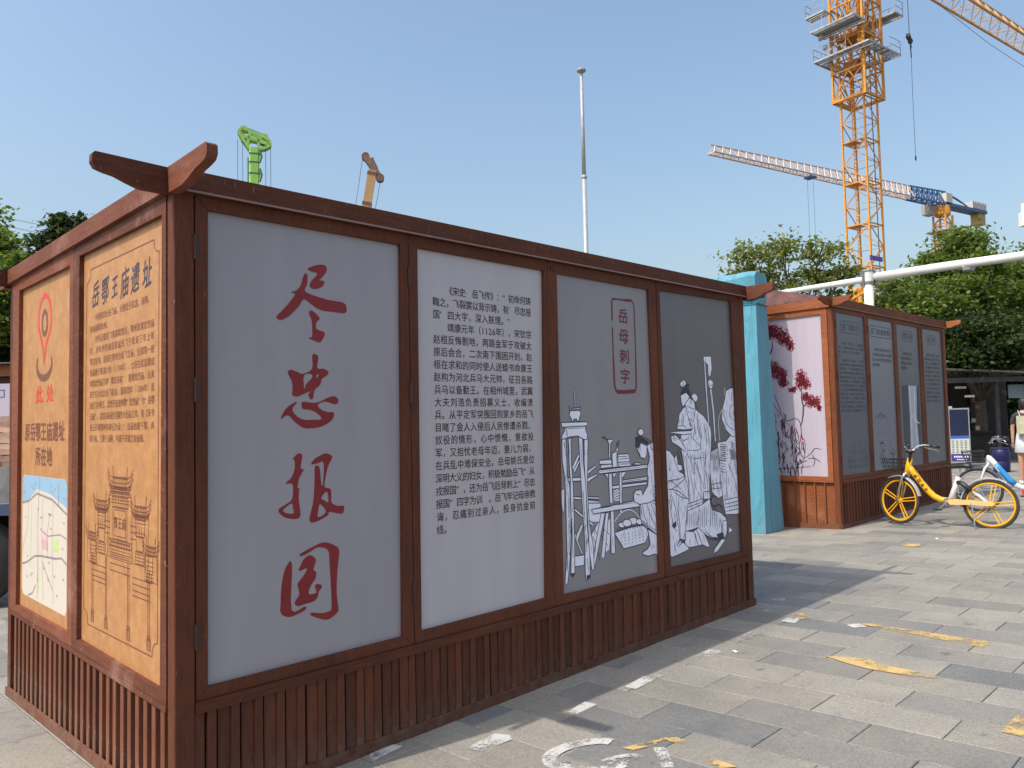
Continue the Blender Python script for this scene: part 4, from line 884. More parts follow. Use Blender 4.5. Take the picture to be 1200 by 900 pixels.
roofslope((C4[3], C4[0]), (r0, r0), 15, 5).build('roof_tiles', MT['tile'], c2, smooth=True)
roofslope((C4[1], C4[2]), (r1, r1), 15, 5).build('roof_tiles', MT['tile'], c2, smooth=True)
m = MB(); m.tube([(r0[0], 1.45, r0[2] + .01), (r1[0], 1.45, r1[2] + .01)], .04, 8); m.build('ridge_tile', MT['tile'], c2)
# poster of maple trees and rocks
mp_, mk_ = MB(), MB()
r3 = random.Random(11)
for (c_, rx, rz) in D['leaf']:
    for k in range(int(60 + rx * rz / 16)):
        rr_ = r3.random() ** .7 * r3.choice((.7, 1, 1, 1.25)); an = r3.uniform(0, 6.28)
        rx *= 1.0; x, z = -(c_[0] / 1000 + 1.55 * rx / 1000 * rr_ * math.cos(an)), c_[1] / 1000 + 1.5 * rz / 1000 * rr_ * math.sin(an)
        s_ = r3.uniform(.007, .017); ph = r3.uniform(0, 6)
        pts = []
        for q in range(10):
            rad = s_ * (1 if q % 2 == 0 else .5) * r3.uniform(.8, 1.1)
            pts.append(((x + rad * math.cos(ph + .628 * q)) * 1000, (z + rad * math.sin(ph + .628 * q)) * 1000))
        flatpoly(mp_, [pts], onLm(.0002))
for i, b_ in enumerate(D['branch']):
    stroke(mk_, [(-a, z) for a, z in mm(smooth(b_, False, 4))], .022 if i in (0, 2) else .012, onLm())
for k in range(170):
    a, z = r3.uniform(.50, 1.10), r3.uniform(.80, 1.62)
    if z > 1.62 - (1.05 - a) * .0 - max(0, .75 - a) * 1.4: continue
    ln = r3.uniform(.03, .16); dx = r3.uniform(-.03, .03)
    stroke(mk_ if r3.random() < .75 else mp_, [(-a, z), (-a + dx + r3.uniform(-.015, .015), z - ln / 2), (-a + dx * 1.6, z - ln)], r3.uniform(.006, .018), onLm(.0001))
mp_.build('maple_print', MT['leafred'], PC2['L0'], fix=False)
mk_.build('rock_print', MT['ink2'], PC2['L0'], fix=False)
# text boards
def textboard(key, title, ta, tz, lines, a0, a1, z0, pitch, mt='ink'):
    def f_(m):
        n = len(title)
        h = .085
        w_ = (ta[1] - ta[0] - .08) / n
        for i, ch in enumerate(title): put(m, ch, ta[0] + .04 + w_ * (i + .5), (tz[0] + tz[1]) / 2, min(w_, .13), h * 1.2, onF(), .02)
        r = .03
        pts = [(ta[0] + r, tz[0]), (ta[1] - r, tz[0]), (ta[1], tz[0] + r), (ta[1], tz[1] - r), (ta[1] - r, tz[1]), (ta[0] + r, tz[1]), (ta[0], tz[1] - r), (ta[0], tz[0] + r)]
        stroke(m, pts, .012, onF(), closed=True)
        for i, t in enumerate(lines): line(m, t, a0, a1, z0 - pitch * i, pitch * .72, onF(), .012, n=max(len(t), 16) if len(t) < 12 else None)
    layer('lettering', PC2[key], mt, f_)
LT = T2 + T2
textboard('F0', '岳飞简介', (.30, .94), (2.745, 2.915), [LT[i] for i in (0, 1, 2, 19, 3, 4, 5, 6, 7, 8, 9, 10, 11, 12, 13, 14, 15)], .20, 1.045, 2.585, .060, 'grey_ink')
textboard('F1', '岳飞抗金故事', (1.315, 2.132), (2.752, 2.918), ['  靖康元年赵构为河北兵马', '大元帅征召各路兵马以备勤', '王岳飞从平定军突围回到家', '乡奴役的情形'], 1.36, 2.13, 2.555, .078, 'grey_ink')
textboard('F2', '鄂王庙', (2.62, 3.09), (2.762, 2.918), ['  岳母姚氏是位深明大', '义的妇女积极勉励岳飞从', '戎报国还为岳飞后背刺上', '尽忠报国四字'], 2.50, 3.25, 2.545, .078, 'grey_ink')
textboard('F3', '岳王亭', (3.73, 4.19), (2.762, 2.922), [T2[i] for i in (3, 4, 5, 6, 7, 8, 9, 10, 13, 14, 15, 16)], 3.60, 4.30, 2.57, .072, 'grey_ink')
def f_(m):
    S = lambda pts, w_=.007: stroke(m, pts, w_, onF(), taper=False)
    for cx, z, hw in ((.70, 1.10, .14), (.50, 1.0, .1), (.9, 1.0, .1), (.42, .9, .07), (.98, .9, .07)):
        S([(cx - hw, z + .06), (cx - hw * .6, z + .01), (cx + hw * .6, z + .01), (cx + hw, z + .06)]); S([(cx - hw * .7, z + .05), (cx + hw * .7, z + .05)]); S([(cx - hw * .6, z), (cx - hw * .6, z - .08), (cx + hw * .6, z - .08), (cx + hw * .6, z)])
    for a in (.38, .47, .58, .82, .93, 1.02): S([(a, .80), (a, .93)])
    for z in (.80, .83, .90): S([(.34, z), (1.06, z)])
layer('gateway_print', PC2['F0'], 'grey_ink', f_)
def f_(m):
    r4 = random.Random(2)
    for k in range(9):
        a = 1.36 + .045 * k
        stroke(m, [(a, 1.52 + .02 * (k % 3)), (a + .06, 1.60 - .02 * abs(k - 4)), (a + .12, 1.50)], .007, onF())
    stroke(m, [(1.40, 1.28), (1.80, 1.27)], .004, onF()); flatpoly(m, [[(1500, 1110), (1680, 1110), (1640, 1135), (1600, 1140), (1590, 1175), (1570, 1140), (1520, 1130)]], onF())
    for cx, cz in ((1.62, .90), (1.98, .95)):
        for k in range(26):
            a, z = cx + r4.gauss(0, .06), cz + r4.gauss(0, .09)
            stroke(m, [(a, z), (a + r4.uniform(-.04, .04), z + r4.uniform(-.05, .05)), (a + r4.uniform(-.05, .05), z + r4.uniform(-.08, .02))], r4.uniform(.006, .016), onF())
layer('figure_print', PC2['F1'], 'grey_ink', f_)
def f_(m): flatpoly(m, [[(2500, 980), (3250, 980), (3250, 2030), (2500, 2020)]], onF())
mpp = layer('map_print', PC2['F2'], 'grey_ink', f_)
def f_(m):
    flatpoly(m, [[(2760, 985), (3150, 985), (3100, 1500), (3150, 2025), (2780, 2022), (2790, 1500)]], onF(.0003))
mr = layer('river_print', mpp, 'pale_grey', f_)
def f_(m):
    for pts in ([(2.83, 2.02), (2.86, 1.5), (2.83, 1.0)], [(2.83, 1.45), (2.93, 1.55), (3.02, 1.45), (3.2, 1.4)], [(3.05, 2.02), (3.02, 1.5), (3.1, .99)]): stroke(m, pts, .018, onF(.0006), taper=False)
layer('road_print', mpp, 'white', f_)
# ------------------------------------------------------------------ painted marks on the paving
def paint(name, c, wear=.5):
    m, nt, b = newmat(name)
    geo = nt.nodes.new('ShaderNodeNewGeometry')
    n1 = noise(nt, 60, 5, .85, geo.outputs['Position'])
    n2 = noise(nt, 5, 4, .6, geo.outputs['Position'])
    nt.links.new(ramp(nt, n2, [(.3, tuple(v * .8 for v in c)), (.7, c)]), b.inputs['Base Color'])
    b.inputs['Roughness'].default_value = .65
    ad = nt.nodes.new('ShaderNodeMath'); ad.operation = 'ADD'
    nt.links.new(n1, ad.inputs[0]); nt.links.new(n2, ad.inputs[1])
    a = ramp(nt, ad.outputs[0], [(wear, (0, 0, 0)), (wear + .24, (1, 1, 1))])
    nt.links.new(a, b.inputs['Alpha'])
    return m
MT['p_white'] = paint('worn_white_paint', (.60, .59, .56), .93)
MT['p_yel'] = paint('worn_yellow_paint', (.60, .42, .17), .90)
def sheet(name, pts, mt, label, grp=None, z=.003, sm=True):
    mb = MB()
    P = [Vector((p[0] / 1000, p[1] / 1000, 0)) for p in pts]
    tri = tessellate_polygon([P])
    mb.add([gp(p.x, p.y, z) for p in P], tri)
    o = mb.build(name, mt, fix=False)
    o['kind'] = 'structure'
    return o
for i, q in enumerate(D['white']): sheet('painted_white_mark', q, MT['p_white'], '')
for i, q in enumerate(D['yellow']): sheet('painted_yellow_mark', q, MT['p_yel'], '', z=.0045)
lp = MB(); stroke(lp, mm(smooth(D['loop'], False, 4)), .075, lambda x, y: gp(x, y, .0055), taper=False)
o = lp.build('painted_white_mark', MT['p_white'], fix=False); o['kind'] = 'structure'

# ------------------------------------------------------------------ cloth-wrapped gate between the cabins
def cloth(name, c):
    m, nt, b = newmat(name)
    s = noise(nt, 2.5, 3, .5, stretch=[3, 3, .5], dist=.6)
    nt.links.new(ramp(nt, s, [(.3, tuple(v * .9 for v in c)), (.7, tuple(min(1, v * 1.07) for v in c))]), b.inputs['Base Color'])
    b.inputs['Roughness'].default_value = .55
    b.inputs['Sheen Weight'].default_value = .15
    tcn = nt.nodes.new('ShaderNodeTexCoord'); sp_ = nt.nodes.new('ShaderNodeSeparateXYZ'); nt.links.new(tcn.outputs['Object'], sp_.inputs[0])
    mr_ = nt.nodes.new('ShaderNodeMapRange'); mr_.inputs['From Min'].default_value = .45; mr_.inputs['From Max'].default_value = -.05
    nt.links.new(sp_.outputs['Z'], mr_.inputs['Value'])
    ml = nt.nodes.new('ShaderNodeMath'); ml.operation = 'MULTIPLY'
    nt.links.new(mr_.outputs[0], ml.inputs[0]); nt.links.new(ramp(nt, noise(nt, 9, 5, .75), [(.35, (0, 0, 0)), (.7, (.7, .7, .7))]), ml.inputs[1])
    cc = mix(nt, ml.outputs[0], b.inputs['Base Color'].links[0].from_socket, (.16, .17, .16))
    nt.links.new(cc, b.inputs['Base Color'])
    bump(nt, b, s, .9, .07)
    return m
MT['cyan'] = cloth('turquoise_cloth', (.075, .29, .385))
GD = Vector((math.cos(.80), math.sin(.80), 0))
gx0 = gp(3.40, 11.30)
gate = thing('cloth_wrapped_gate', 'turquoise cloth wrapped square gate frame standing between the two cabins', 'gate', gx0, .80)
def clothpost(y0):
    mb = MB()
    H_ = 3.22; n = 22
    for k in range(n + 1):
        z = H_ * k / n
        wv = .275 - .115 * (k / n) + (.015 if k == 0 else 0)
        wd = .32 - .08 * (k / n)
        ring_ = []
        for (sx, sy) in ((-1, -1), (0, -1.03), (1, -1), (1.03, 0), (1, 1), (0, 1.03), (-1, 1), (-1.03, 0)):
            ring_.append((sx * wv + .003 * math.sin(2.1 * z + sx), y0 + sy * wd + .003 * math.sin(1.7 * z + sy), z - .1 if k == 0 else z))
        mb.v += ring_
    for k in range(n):
        for i in range(8):
            a = k * 8 + i; b_ = k * 8 + (i + 1) % 8
            mb.f.append((a, b_, b_ + 8, a + 8))
    mb.f.append(tuple(range(7, -1, -1))); mb.f.append(tuple(n * 8 + i for i in range(8)))
    return mb
clothpost(0).build('wrapped_post', MT['cyan'], gate)
clothpost(3.6).build('wrapped_post', MT['cyan'], gate)
mb = MB(); n = 40
for k in range(n + 1):
    y = -.25 + 4.1 * k / n
    for i in range(12):
        a = 6.2832 * i / 12
        x = .175 * max(-1, min(1, 1.35 * math.cos(a))); z = .225 * max(-1, min(1, 1.35 * math.sin(a)))
        wv = 1 + .05 * math.sin(3 * a + k * .5) + .03 * math.sin(k * 1.3)
        mb.v.append((x * wv, y, 3.46 + z * wv))
for k in range(n):
    for i in range(12):
        a = k * 12 + i; b_ = k * 12 + (i + 1) % 12
        mb.f.append((a, b_, b_ + 12, a + 12))
mb.f.append(tuple(range(11, -1, -1))); mb.f.append(tuple(n * 12 + i for i in range(12)))
mb.build('wrapped_beam', MT['cyan'], gate)
m = MB(); m.box(-.172, .172, -.262, .262, 3.205, 3.218); m.build('seam_band', simple('dark_seam', (.03, .12, .16), .7), gate)

# ------------------------------------------------------------------ share bikes
MT['tyre'] = simple('tyre_rubber', (.045, .042, .04), .75, spec=.3)
MT['blackp'] = simple('black_plastic', (.02, .02, .021), .4)
MT['silver'] = simple('brushed_silver', (.55, .55, .55), .28, .85)
MT['yel'] = simple('yellow_bike_paint', (.80, .40, .008), .3, var=.05)
MT['bikewhite'] = simple('white_bike_paint', (.72, .73, .72), .3, var=.06)
MT['bikeblue'] = simple('blue_bike_paint', (.035, .28, .62), .3, var=.08)
MT['navy'] = simple('navy_plastic', (.02, .055, .14), .4)
MT['apricot'] = simple('sun_bleached_yellow', (.78, .47, .19), .4, var=.08)
def bike(name, label, loc, rz, lean, steer, c):
    root = thing(name, label, 'bicycle', loc, rz, 'shared bicycles parked on the paving')
    root.rotation_euler = (Matrix.Rotation(rz, 3, 'Z') @ Matrix.Rotation(lean, 3, 'X')).to_euler()
    WB, RD = .57, .325
    def wheel(parent_name, cx, rot, rimm):
        mb = MB()
        N = 40
        def tor(R0, r_, rr, prof=8):
            base = len(mb.v)
            for i in range(N):
                a = 6.28318 * i / N
                for k in range(prof):
                    b_ = 6.28318 * k / prof
                    rad = R0 + r_ * math.cos(b_)
                    mb.v.append((rad * math.cos(a), rr * math.sin(b_), rad * math.sin(a)))
            for i in range(N):
                for k in range(prof):
                    a = base + i * prof + k; b2 = base + i * prof + (k + 1) % prof
                    c2 = base + ((i + 1) % N) * prof + (k + 1) % prof; d2 = base + ((i + 1) % N) * prof + k
                    mb.f.append((a, b2, c2, d2))
        tor(RD - .020, .020, .0215)
        ty = mb.build('wheel', MT['tyre'], root, smooth=True)
        ty.location = (cx, 0, RD); ty.rotation_euler = (0, 0, rot)
        mb = MB(); tor(RD - .050, .014, .014, 6)
        for k in range(5):
            a = 6.28318 * k / 5 + .5
            for da in (-.16, .16):
                p = (.035 * math.cos(a + da * 3), 0, .035 * math.sin(a + da * 3)); q = ((RD - .055) * math.cos(a + da * .55), 0, (RD - .055) * math.sin(a + da * .55))
                mb.bar(p, q, .012, .011, up=(0, 1, 0))
        mb.lathe([(.04, -.02), (.045, -.012), (.045, .012), (.04, .02)], (0, 0, 0), 12, 'y')
        mb.build('rim', rimm, ty)
        mb = MB(); mb.lathe([(.022, -.055), (.022, .055)], (0, 0, 0), 10, 'y'); mb.build('hub', MT['silver'], ty)
        return ty
    wheel('rear', -WB, 0, c['rim'])
    piv = Vector((.425, 0, .72))
    fw = wheel('front', WB, steer, c['rim'])
    rs = Matrix.Rotation(steer, 3, 'Z')
    def sv(p):
        p = Vector(p); ax = Vector((.43, 0, 0)); q = rs @ (p - ax) + ax
        return q
    hub = sv((WB, 0, RD)); fw.location = hub
    # steered group: fork, bars, basket
    mb = MB()
    for s in (-1, 1):
        mb.tube([sv((.425, s * .045, .70)), sv((.47, s * .052, .64)), sv((.52, s * .054, .50)), sv((WB, s * .052, RD))], [.017, .018, .014, .011], 8)
    mb.tube([sv((.425, -.05, .70)), sv((.425, .05, .70))], .02, 8)
    mb.build('fork', c['fork'], root, smooth=True)
    mb = MB()
    pts = []
    for k in range(15):
        a = R(15 + 150 * k / 14 - 20 + 20)
        pts.append((a,))
    def fender(cx, a0, a1, f, r_=.345):
        mb = MB(); n = 16
        for k in range(n + 1):
            a = R(a0 + (a1 - a0) * k / n)
            for y, dr in ((-.033, -.012), (-.022, .004), (0, .009), (.022, .004), (.033, -.012)):
                mb.v.append(tuple(f((cx + (r_ + dr) * math.cos(a), y, RD + (r_ + dr) * math.sin(a)))))
        for k in range(n):
            for i in range(4):
                a = k * 5 + i; mb.f.append((a, a + 1, a + 6, a + 5))
        return mb
    fender(WB, 62, 168, sv).build('front_fender', c['fender'], root, smooth=True)
    fender(-WB, -8, 125, lambda p: Vector(p)).build('rear_fender', c['fender'], root, smooth=True)
    mb = MB(); mb.tube([sv((.405, 0, .78)), sv((.375, 0, .93)), sv((.362, 0, 1.0))], .021, 10); mb.build('stem', MT['blackp'], root, smooth=True)
    mb = MB(); mb.lathe([(.05, -.015), (.062, 0), (.058, .016), (.03, .022)], tuple(sv((.37, 0, 1.0))), 14); mb.build('smart_lock_cap', MT['blackp'], root, smooth=True)
    mb = MB(); mb.lathe([(.032, 0), (.030, .006)], tuple(sv((.37, 0, 1.021))), 12); mb.build('cap_badge', c['frame'], root)
    mb = MB()
    for s in (-1, 1):
        mb.tube([sv((.365, s * .03, 1.0)), sv((.37, s * .08, 1.04)), sv((.345, s * .13, 1.085)), sv((.29, s * .19, 1.10)), sv((.22, s * .25, 1.085))], .0125, 8)
    mb.build('handlebar', MT['silver'], root, smooth=True)
    for s in (-1, 1):
        mb = MB(); mb.tube([sv((.245, s * .228, 1.092)), sv((.14, s * .30, 1.068))], .017, 8); mb.build('grip', MT['blackp'] , root, smooth=True)
        mb = MB(); mb.tube([sv((.30, s * .19, 1.075)), sv((.27, s * .225, 1.05)), sv((.19, s * .285, 1.03)), sv((.165, s * .30, 1.01))], .007, 6); mb.build('brake_lever', MT['silver'], root)
        mb = MB(); mb.tube([sv((.29, s * .18, 1.10)), sv((.36, s * .14, 1.08)), sv((.43, s * .05, .98)), sv((.44, 0, .80))], .004, 5); mb.build('brake_cable', MT['blackp'], root)
    # basket
    mb = MB()
    bx0, bx1, bz0, bz1 = .47, .76, .74, .90
    def rr(z, k): return [sv((bx0 + .02 * (1 - k), -.13 - .02 * k, z)), sv((bx1 - .05 + .05 * k, -.12 - .02 * k, z)), sv((bx1 - .05 + .05 * k, .12 + .02 * k, z)), sv((bx0 + .02 * (1 - k), .13 + .02 * k, z))]
    for j in range(4):
        k = j / 3; q = rr(bz0 + (bz1 - bz0) * k, k)
        mb.tube(q + [q[0]], .0045 if j in (1, 2) else .0085, 5)
    q0, q1 = rr(bz0, 0), rr(bz1, 1)
    for i in range(4):
        a0, b0, a1, b1 = q0[i], q0[(i + 1) % 4], q1[i], q1[(i + 1) % 4]
        for k in range(7): mb.tube([a0.lerp(b0, k / 7), a1.lerp(b1, k / 7)], .003, 4)
    for k in range(7): mb.tube([q0[0].lerp(q0[1], k / 7), q0[3].lerp(q0[2], k / 7)], .003, 4)
    mb.tube([sv((.42, 0, .80)), sv((.50, 0, .76))], .012, 6)
    mb.build('basket', MT['blackp'], root)
    # frame
    F = MB()
    F.tube([(.385, 0, .92), (.41, 0, .80), (.435, 0, .68)] if not c.get('low') else [(.40, 0, .83), (.41, 0, .80), (.435, 0, .68)], [.034, .040, .036], 10)
    dn = [(.405, 0, .80), (.36, 0, .735), (.28, 0, .62), (.17, 0, .475), (.10, 0, .405), (.02, 0, .362), (-.10, 0, .345), (-.22, 0, .342)]
    F.tube(dn, [.036, .043, .043, .042, .041, .040, .038, .033], 12)
    fr = F.build('frame', c['frame'], root, smooth=True)
    if c.get('text'):
        mbt = MB()
        a_, b_ = Vector((.335, 0, .695)), Vector((.16, 0, .462))
        for i, ch in enumerate(c['text']):
            p = a_.lerp(b_, (i + .5) / len(c['text']))
            for s in (1,):
                d_ = (b_ - a_).normalized(); up = Vector((-d_.z, 0, d_.x)) * -1
                vs, fs = glyph(ch, .015)
                hh = .05
                mbt.add([p + d_ * (x - .5) * hh + (Vector((d_.z, 0, -d_.x)) * -1) * (y - .36) * hh + Vector((0, .0445, 0)) for x, y in vs], fs)
        mbt.build('lettering', c['textm'], fr, fix=False)
    mb = MB(); mb.tube([(-.10, 0, .34), (-.17, 0, .55), (-.205, 0, .67)], [.040, .036, .033], 10); mb.build('seat_tube', c['seat_tube'], root, smooth=True)
    mb = MB(); mb.tube([(-.195, 0, .64), (-.24, 0, .80)], .014, 8); mb.build('seat_post', MT['silver'], root)
    mb = MB()
    prof = [(-.12, .10, .0), (-.10, .105, .012), (-.02, .085, .012), (.06, .045, .006), (.13, .022, 0), (.15, .015, -.01)]
    for x, hw, dz in prof:
        for y, k in ((-1, -.05), (-.8, 0), (0, .014), (.8, 0), (1, -.05), (0, -.06)):
            mb.v.append((-.25 + x, y * hw, .835 + dz + k))
    for i in range(len(prof) - 1):
        for k in range(6): a = i * 6 + k; b2 = i * 6 + (k + 1) % 6; mb.f.append((a, b2, b2 + 6, a + 6))
    mb.f.append(tuple(range(6))); mb.f.append(tuple(30 + k for k in range(6)))
    mb.build('saddle', MT['blackp'], root, smooth=True)
    # chain case, stays, lock
    mb = MB()
    sh = [(-.05, .345), (-.12, .372), (-.35, .372), (-.60, .362), (-.635, .335), (-.60, .305), (-.35, .312), (-.12, .30)]
    mb.hexa([(x, .055, z) for x, z in sh], [(x, .078, z) for x, z in sh]); mb.build('chain_case', c['case'], root)
    mb = MB()
    for s in (-1, 1):
        mb.tube([(-.19, s * .03, .62), (-.34, s * .05, .52), (-WB, s * .055, RD)], [.010, .009, .008], 6)
        mb.tube([(-.20, s * .03, .34), (-WB, s * .055, RD)], .010, 6)
    mb.build('rear_stays', c['seat_tube'], root)
    mb = MB(); mb.tube([(-.20, .02, .60), (-.26, .06, .585), (-.33, .07, .53), (-.37, .07, .50)], [.03, .034, .032, .02], 8); mb.build('wheel_lock', MT['blackp'], root, smooth=True)
    # cranks
    mb = MB()
    mb.lathe([(.05, .04), (.055, .045), (.055, .052), (.05, .056)], (-.08, 0, .335), 14, 'y')
    mb.bar((-.08, .095, .335), (.02, .105, .235), .020, .012)
    mb.bar((-.08, -.095, .335), (-.18, -.105, .435), .020, .012)
    mb.tube([(-.08, -.10, .335), (-.08, .10, .335)], .012, 8)
    mb.build('crank', MT['silver'], root)
    for p in ((.02, .15, .232), (-.18, -.15, .435)):
        mb = MB(); mb.cbox(p[0] - .045, p[0] + .045, p[1] - .045, p[1] + .045, p[2] - .011, p[2] + .011, .01); mb.build('pedal', MT['blackp'], root)
    mb = MB(); mb.tube([(-.36, .075, .33), (-.40, .14, .16), (-.42, .19, .015)], .009, 6); mb.build('kickstand', MT['silver'], root)
    mb = MB(); mb.cbox(-.94, -.925, -.03, .03, .47, .53, .006); mb.build('rear_reflector', MT['pinred'], root)
    return root
yc = dict(frame=MT['yel'], rim=MT['yel'], fork=MT['silver'], fender=simple('grey_fender', (.33, .33, .33), .4), seat_tube=MT['bikewhite'], case=MT['apricot'], text='美团单车', textm=MT['blackp'])
pf, pr = gp(5.33, 11.03), gp(6.16, 10.27)
ctr = (pf + pr) / 2
ang = math.atan2(pf.y - pr.y, pf.x - pr.x)
bike('shared_bicycle', 'yellow shared bicycle with black wire basket leaning beside the rear cabin', (ctr.x, ctr.y, g(ctr.x, ctr.y)), ang, R(4), R(-24), yc)
bc = dict(low=1, frame=MT['bikewhite'], rim=MT['silver'], fork=MT['bikewhite'], fender=MT['navy'], seat_tube=MT['bikeblue'], case=MT['bikewhite'])
bb = bike('shared_bicycle', 'blue and white shared bicycle with navy front mudguard behind the yellow one', (7.47, 11.60, g(7.47, 11.60)), R(158), R(6), R(-12), bc)
mb = MB(); mb.tube([(.335, 0, .705), (.28, 0, .625), (.17, 0, .475), (.10, 0, .408)], [.045, .045, .044, .043], 12); mb.build('blue_sleeve', MT['bikeblue'], bb, smooth=True)

# ------------------------------------------------------------------ litter
MT['paper'] = simple('litter_paper', (.75, .75, .73), .6)
for i, (x, y, lb) in enumerate(((861, 765, 'crumpled white paper scrap lying in the sun on the grey paving'), (700, 778, 'tiny white scrap by the foot of the big cabin'), (1098, 632, 'flat white scrap on the paving near the front wheel of the yellow bicycle'))):
    d = _f + cr * ((x - 600) / 921.09) + cu * ((450 - y) / 921.09)
    t = -CAMH / (d.z - GX * d.x - GY * d.y)
    p = Vector((0, 0, CAMH)) + d * t
    mb = MB(); r5 = random.Random(i)
    for k in range(8): mb.v.append((.022 * math.cos(.785 * k) * r5.uniform(.6, 1.3), .016 * math.sin(.785 * k) * r5.uniform(.6, 1.3), r5.uniform(0, .012)))
    mb.v.append((0, 0, .018)); mb.f = [(k, (k + 1) % 8, 8) for k in range(8)]
    o = mb.build('paper_scrap', MT['paper']); o.location = p + Vector((0, 0, .002)); tag(o, lb, 'litter')

# ------------------------------------------------------------------ trees
def leafmat(name, lo, mid, hi):
    m, nt, b = newmat(name)
    geo = nt.nodes.new('ShaderNodeNewGeometry')
    c = ramp(nt, geo.outputs['Random Per Island'], [(0, lo), (.5, mid), (1, hi)])
    nt.links.new(c, b.inputs['Base Color'])
    b.inputs['Roughness'].default_value = .5
    b.inputs['Specular IOR Level'].default_value = .3
    tr = nt.nodes.new('ShaderNodeBsdfTranslucent')
    nt.links.new(mix(nt, 1.0, c, (1.5, 1.6, .6), 'MULTIPLY'), tr.inputs[0])
    ms = nt.nodes.new('ShaderNodeMixShader'); ms.inputs[0].default_value = .38
    nt.links.new(b.outputs[0], ms.inputs[1]); nt.links.new(tr.outputs[0], ms.inputs[2])
    nt.links.new(ms.outputs[0], nt.nodes['Material Output'].inputs[0])
    return m
MT['leaf'] = leafmat('leaf_green', (.07, .11, .026), (.115, .17, .042), (.20, .255, .065))
MT['leaf2'] = leafmat('leaf_olive', (.11, .135, .04), (.17, .20, .06), (.28, .28, .10))
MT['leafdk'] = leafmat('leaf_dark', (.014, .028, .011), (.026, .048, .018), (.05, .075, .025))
MT['bark'] = simple('bark', (.11, .085, .065), .9, var=.4, scale=14, bmp=.5)
def leafmesh(name, lobes, per, size, seed, mt, parent, clump=.45, shell=.55, flat=.55):
    rg = np.random.default_rng(seed)
    P = []
    for (c, r, n) in lobes:
        c = np.array(c); r = np.array(r)
        d = rg.normal(size=(n, 3)); d /= np.linalg.norm(d, axis=1)[:, None]
        rad = shell + (1 - shell) * rg.random(n) ** .6
        rad *= 1 + .16 * np.sin(d[:, 0] * 5 + seed) * np.cos(d[:, 2] * 6 + d[:, 1] * 4)
        P.append(c + d * rad[:, None] * r)
    P = np.concatenate(P)
    n = len(P)
    cs = clump * (.6 + .8 * rg.random(n))
    A = np.repeat(P, per, axis=0) + rg.normal(size=(n * per, 3)) * np.array([.5, .5, .5 * flat]) * np.repeat(cs, per)[:, None]
    N = len(A)
    s = size * (.65 + .7 * rg.random(N))
    a = rg.normal(size=(N, 3)); a[:, 2] *= .6; a /= np.linalg.norm(a, axis=1)[:, None]
    h = rg.normal(size=(N, 3)) * .7; h[:, 2] += 1.0
    b = np.cross(h, a); b /= np.linalg.norm(b, axis=1)[:, None]
    nn = np.cross(a, b)
    v = np.empty((N, 4, 3))
    v[:, 0] = A - a * s[:, None] * .5
    v[:, 1] = A + b * s[:, None] * .27 + nn * s[:, None] * .06
    v[:, 2] = A + a * s[:, None] * .5
    v[:, 3] = A - b * s[:, None] * .27 + nn * s[:, None] * .06
    me = bpy.data.meshes.new(name)
    me.vertices.add(N * 4); me.vertices.foreach_set('co', v.reshape(-1).astype(np.float32))
    me.loops.add(N * 4); me.loops.foreach_set('vertex_index', np.arange(N * 4, dtype=np.int32))
    me.polygons.add(N); me.polygons.foreach_set('loop_start', np.arange(0, N * 4, 4, dtype=np.int32)); me.polygons.foreach_set('loop_total', np.full(N, 4, dtype=np.int32))
    me.update(); me.materials.append(mt)
    o = bpy.data.objects.new(name, me); col.objects.link(o); o.parent = parent; o['kind'] = 'stuff'
    return P
def tree(name, label, base, lobes, per, size, seed, mt, tr=.22, fork=.35, clump=.45, shell=.55, grp='leafy trees around the square'):
    base = Vector(base); base.z = g(base.x, base.y) if abs(base.x) < 80 else base.z
    root = thing(name, label, 'tree', base, 0, grp)
    lb = [((c[0] - base.x, c[1] - base.y, c[2] - base.z), r, n) for c, r, n in lobes]
    P = leafmesh('crown', lb, per, size, seed, mt, root, clump, shell)
    top = max(c[2] + r[2] * .2 for c, r, n in lb)
    cen = Vector((sum(c[0] for c, r, n in lb) / len(lb), sum(c[1] for c, r, n in lb) / len(lb), top))
    r5 = random.Random(seed)
    mb = MB(); fk = cen * fork; fk.x *= .3; fk.y *= .3; fk.z = cen.z * fork
    mb.tube([(0, 0, -.2), (0.02, 0, .4), fk * .6 + Vector((.05, .04, 0)), fk], [tr * 1.3, tr, tr * .85, tr * .75], 10)
    mb.build('trunk', MT['bark'], root, smooth=True)
    for c, r, n in lb:
        mb = MB(); c = Vector(c)
        mid = fk.lerp(c, .5) + Vector((r5.uniform(-.3, .3), r5.uniform(-.3, .3), r5.uniform(0, .4)))
        mb.tube([fk - Vector((0, 0, .1)), mid, c], [tr * .55, tr * .32, tr * .14], 7)
        for k in range(9):
            d = Vector((r5.gauss(0, 1), r5.gauss(0, 1), r5.gauss(.2, .8))).normalized()
            e_ = c + Vector((d.x * r[0], d.y * r[1], d.z * r[2])) * .85
            s_ = mid.lerp(c, r5.uniform(.3, 1))
            mb.tube([s_, s_.lerp(e_, .5) + Vector((0, 0, .1)), e_], [tr * .14, tr * .09, tr * .03], 5)
        mb.build('limb', MT['bark'], root, smooth=True)
    return root
def L_(x, y, Y, rx, rz, n, ry=None): 
    """crown lobe centred on a sight line at its own distance; radii given in metres"""
    return (tuple(at(x, y, Y)), (rx, ry or rx, rz), n)
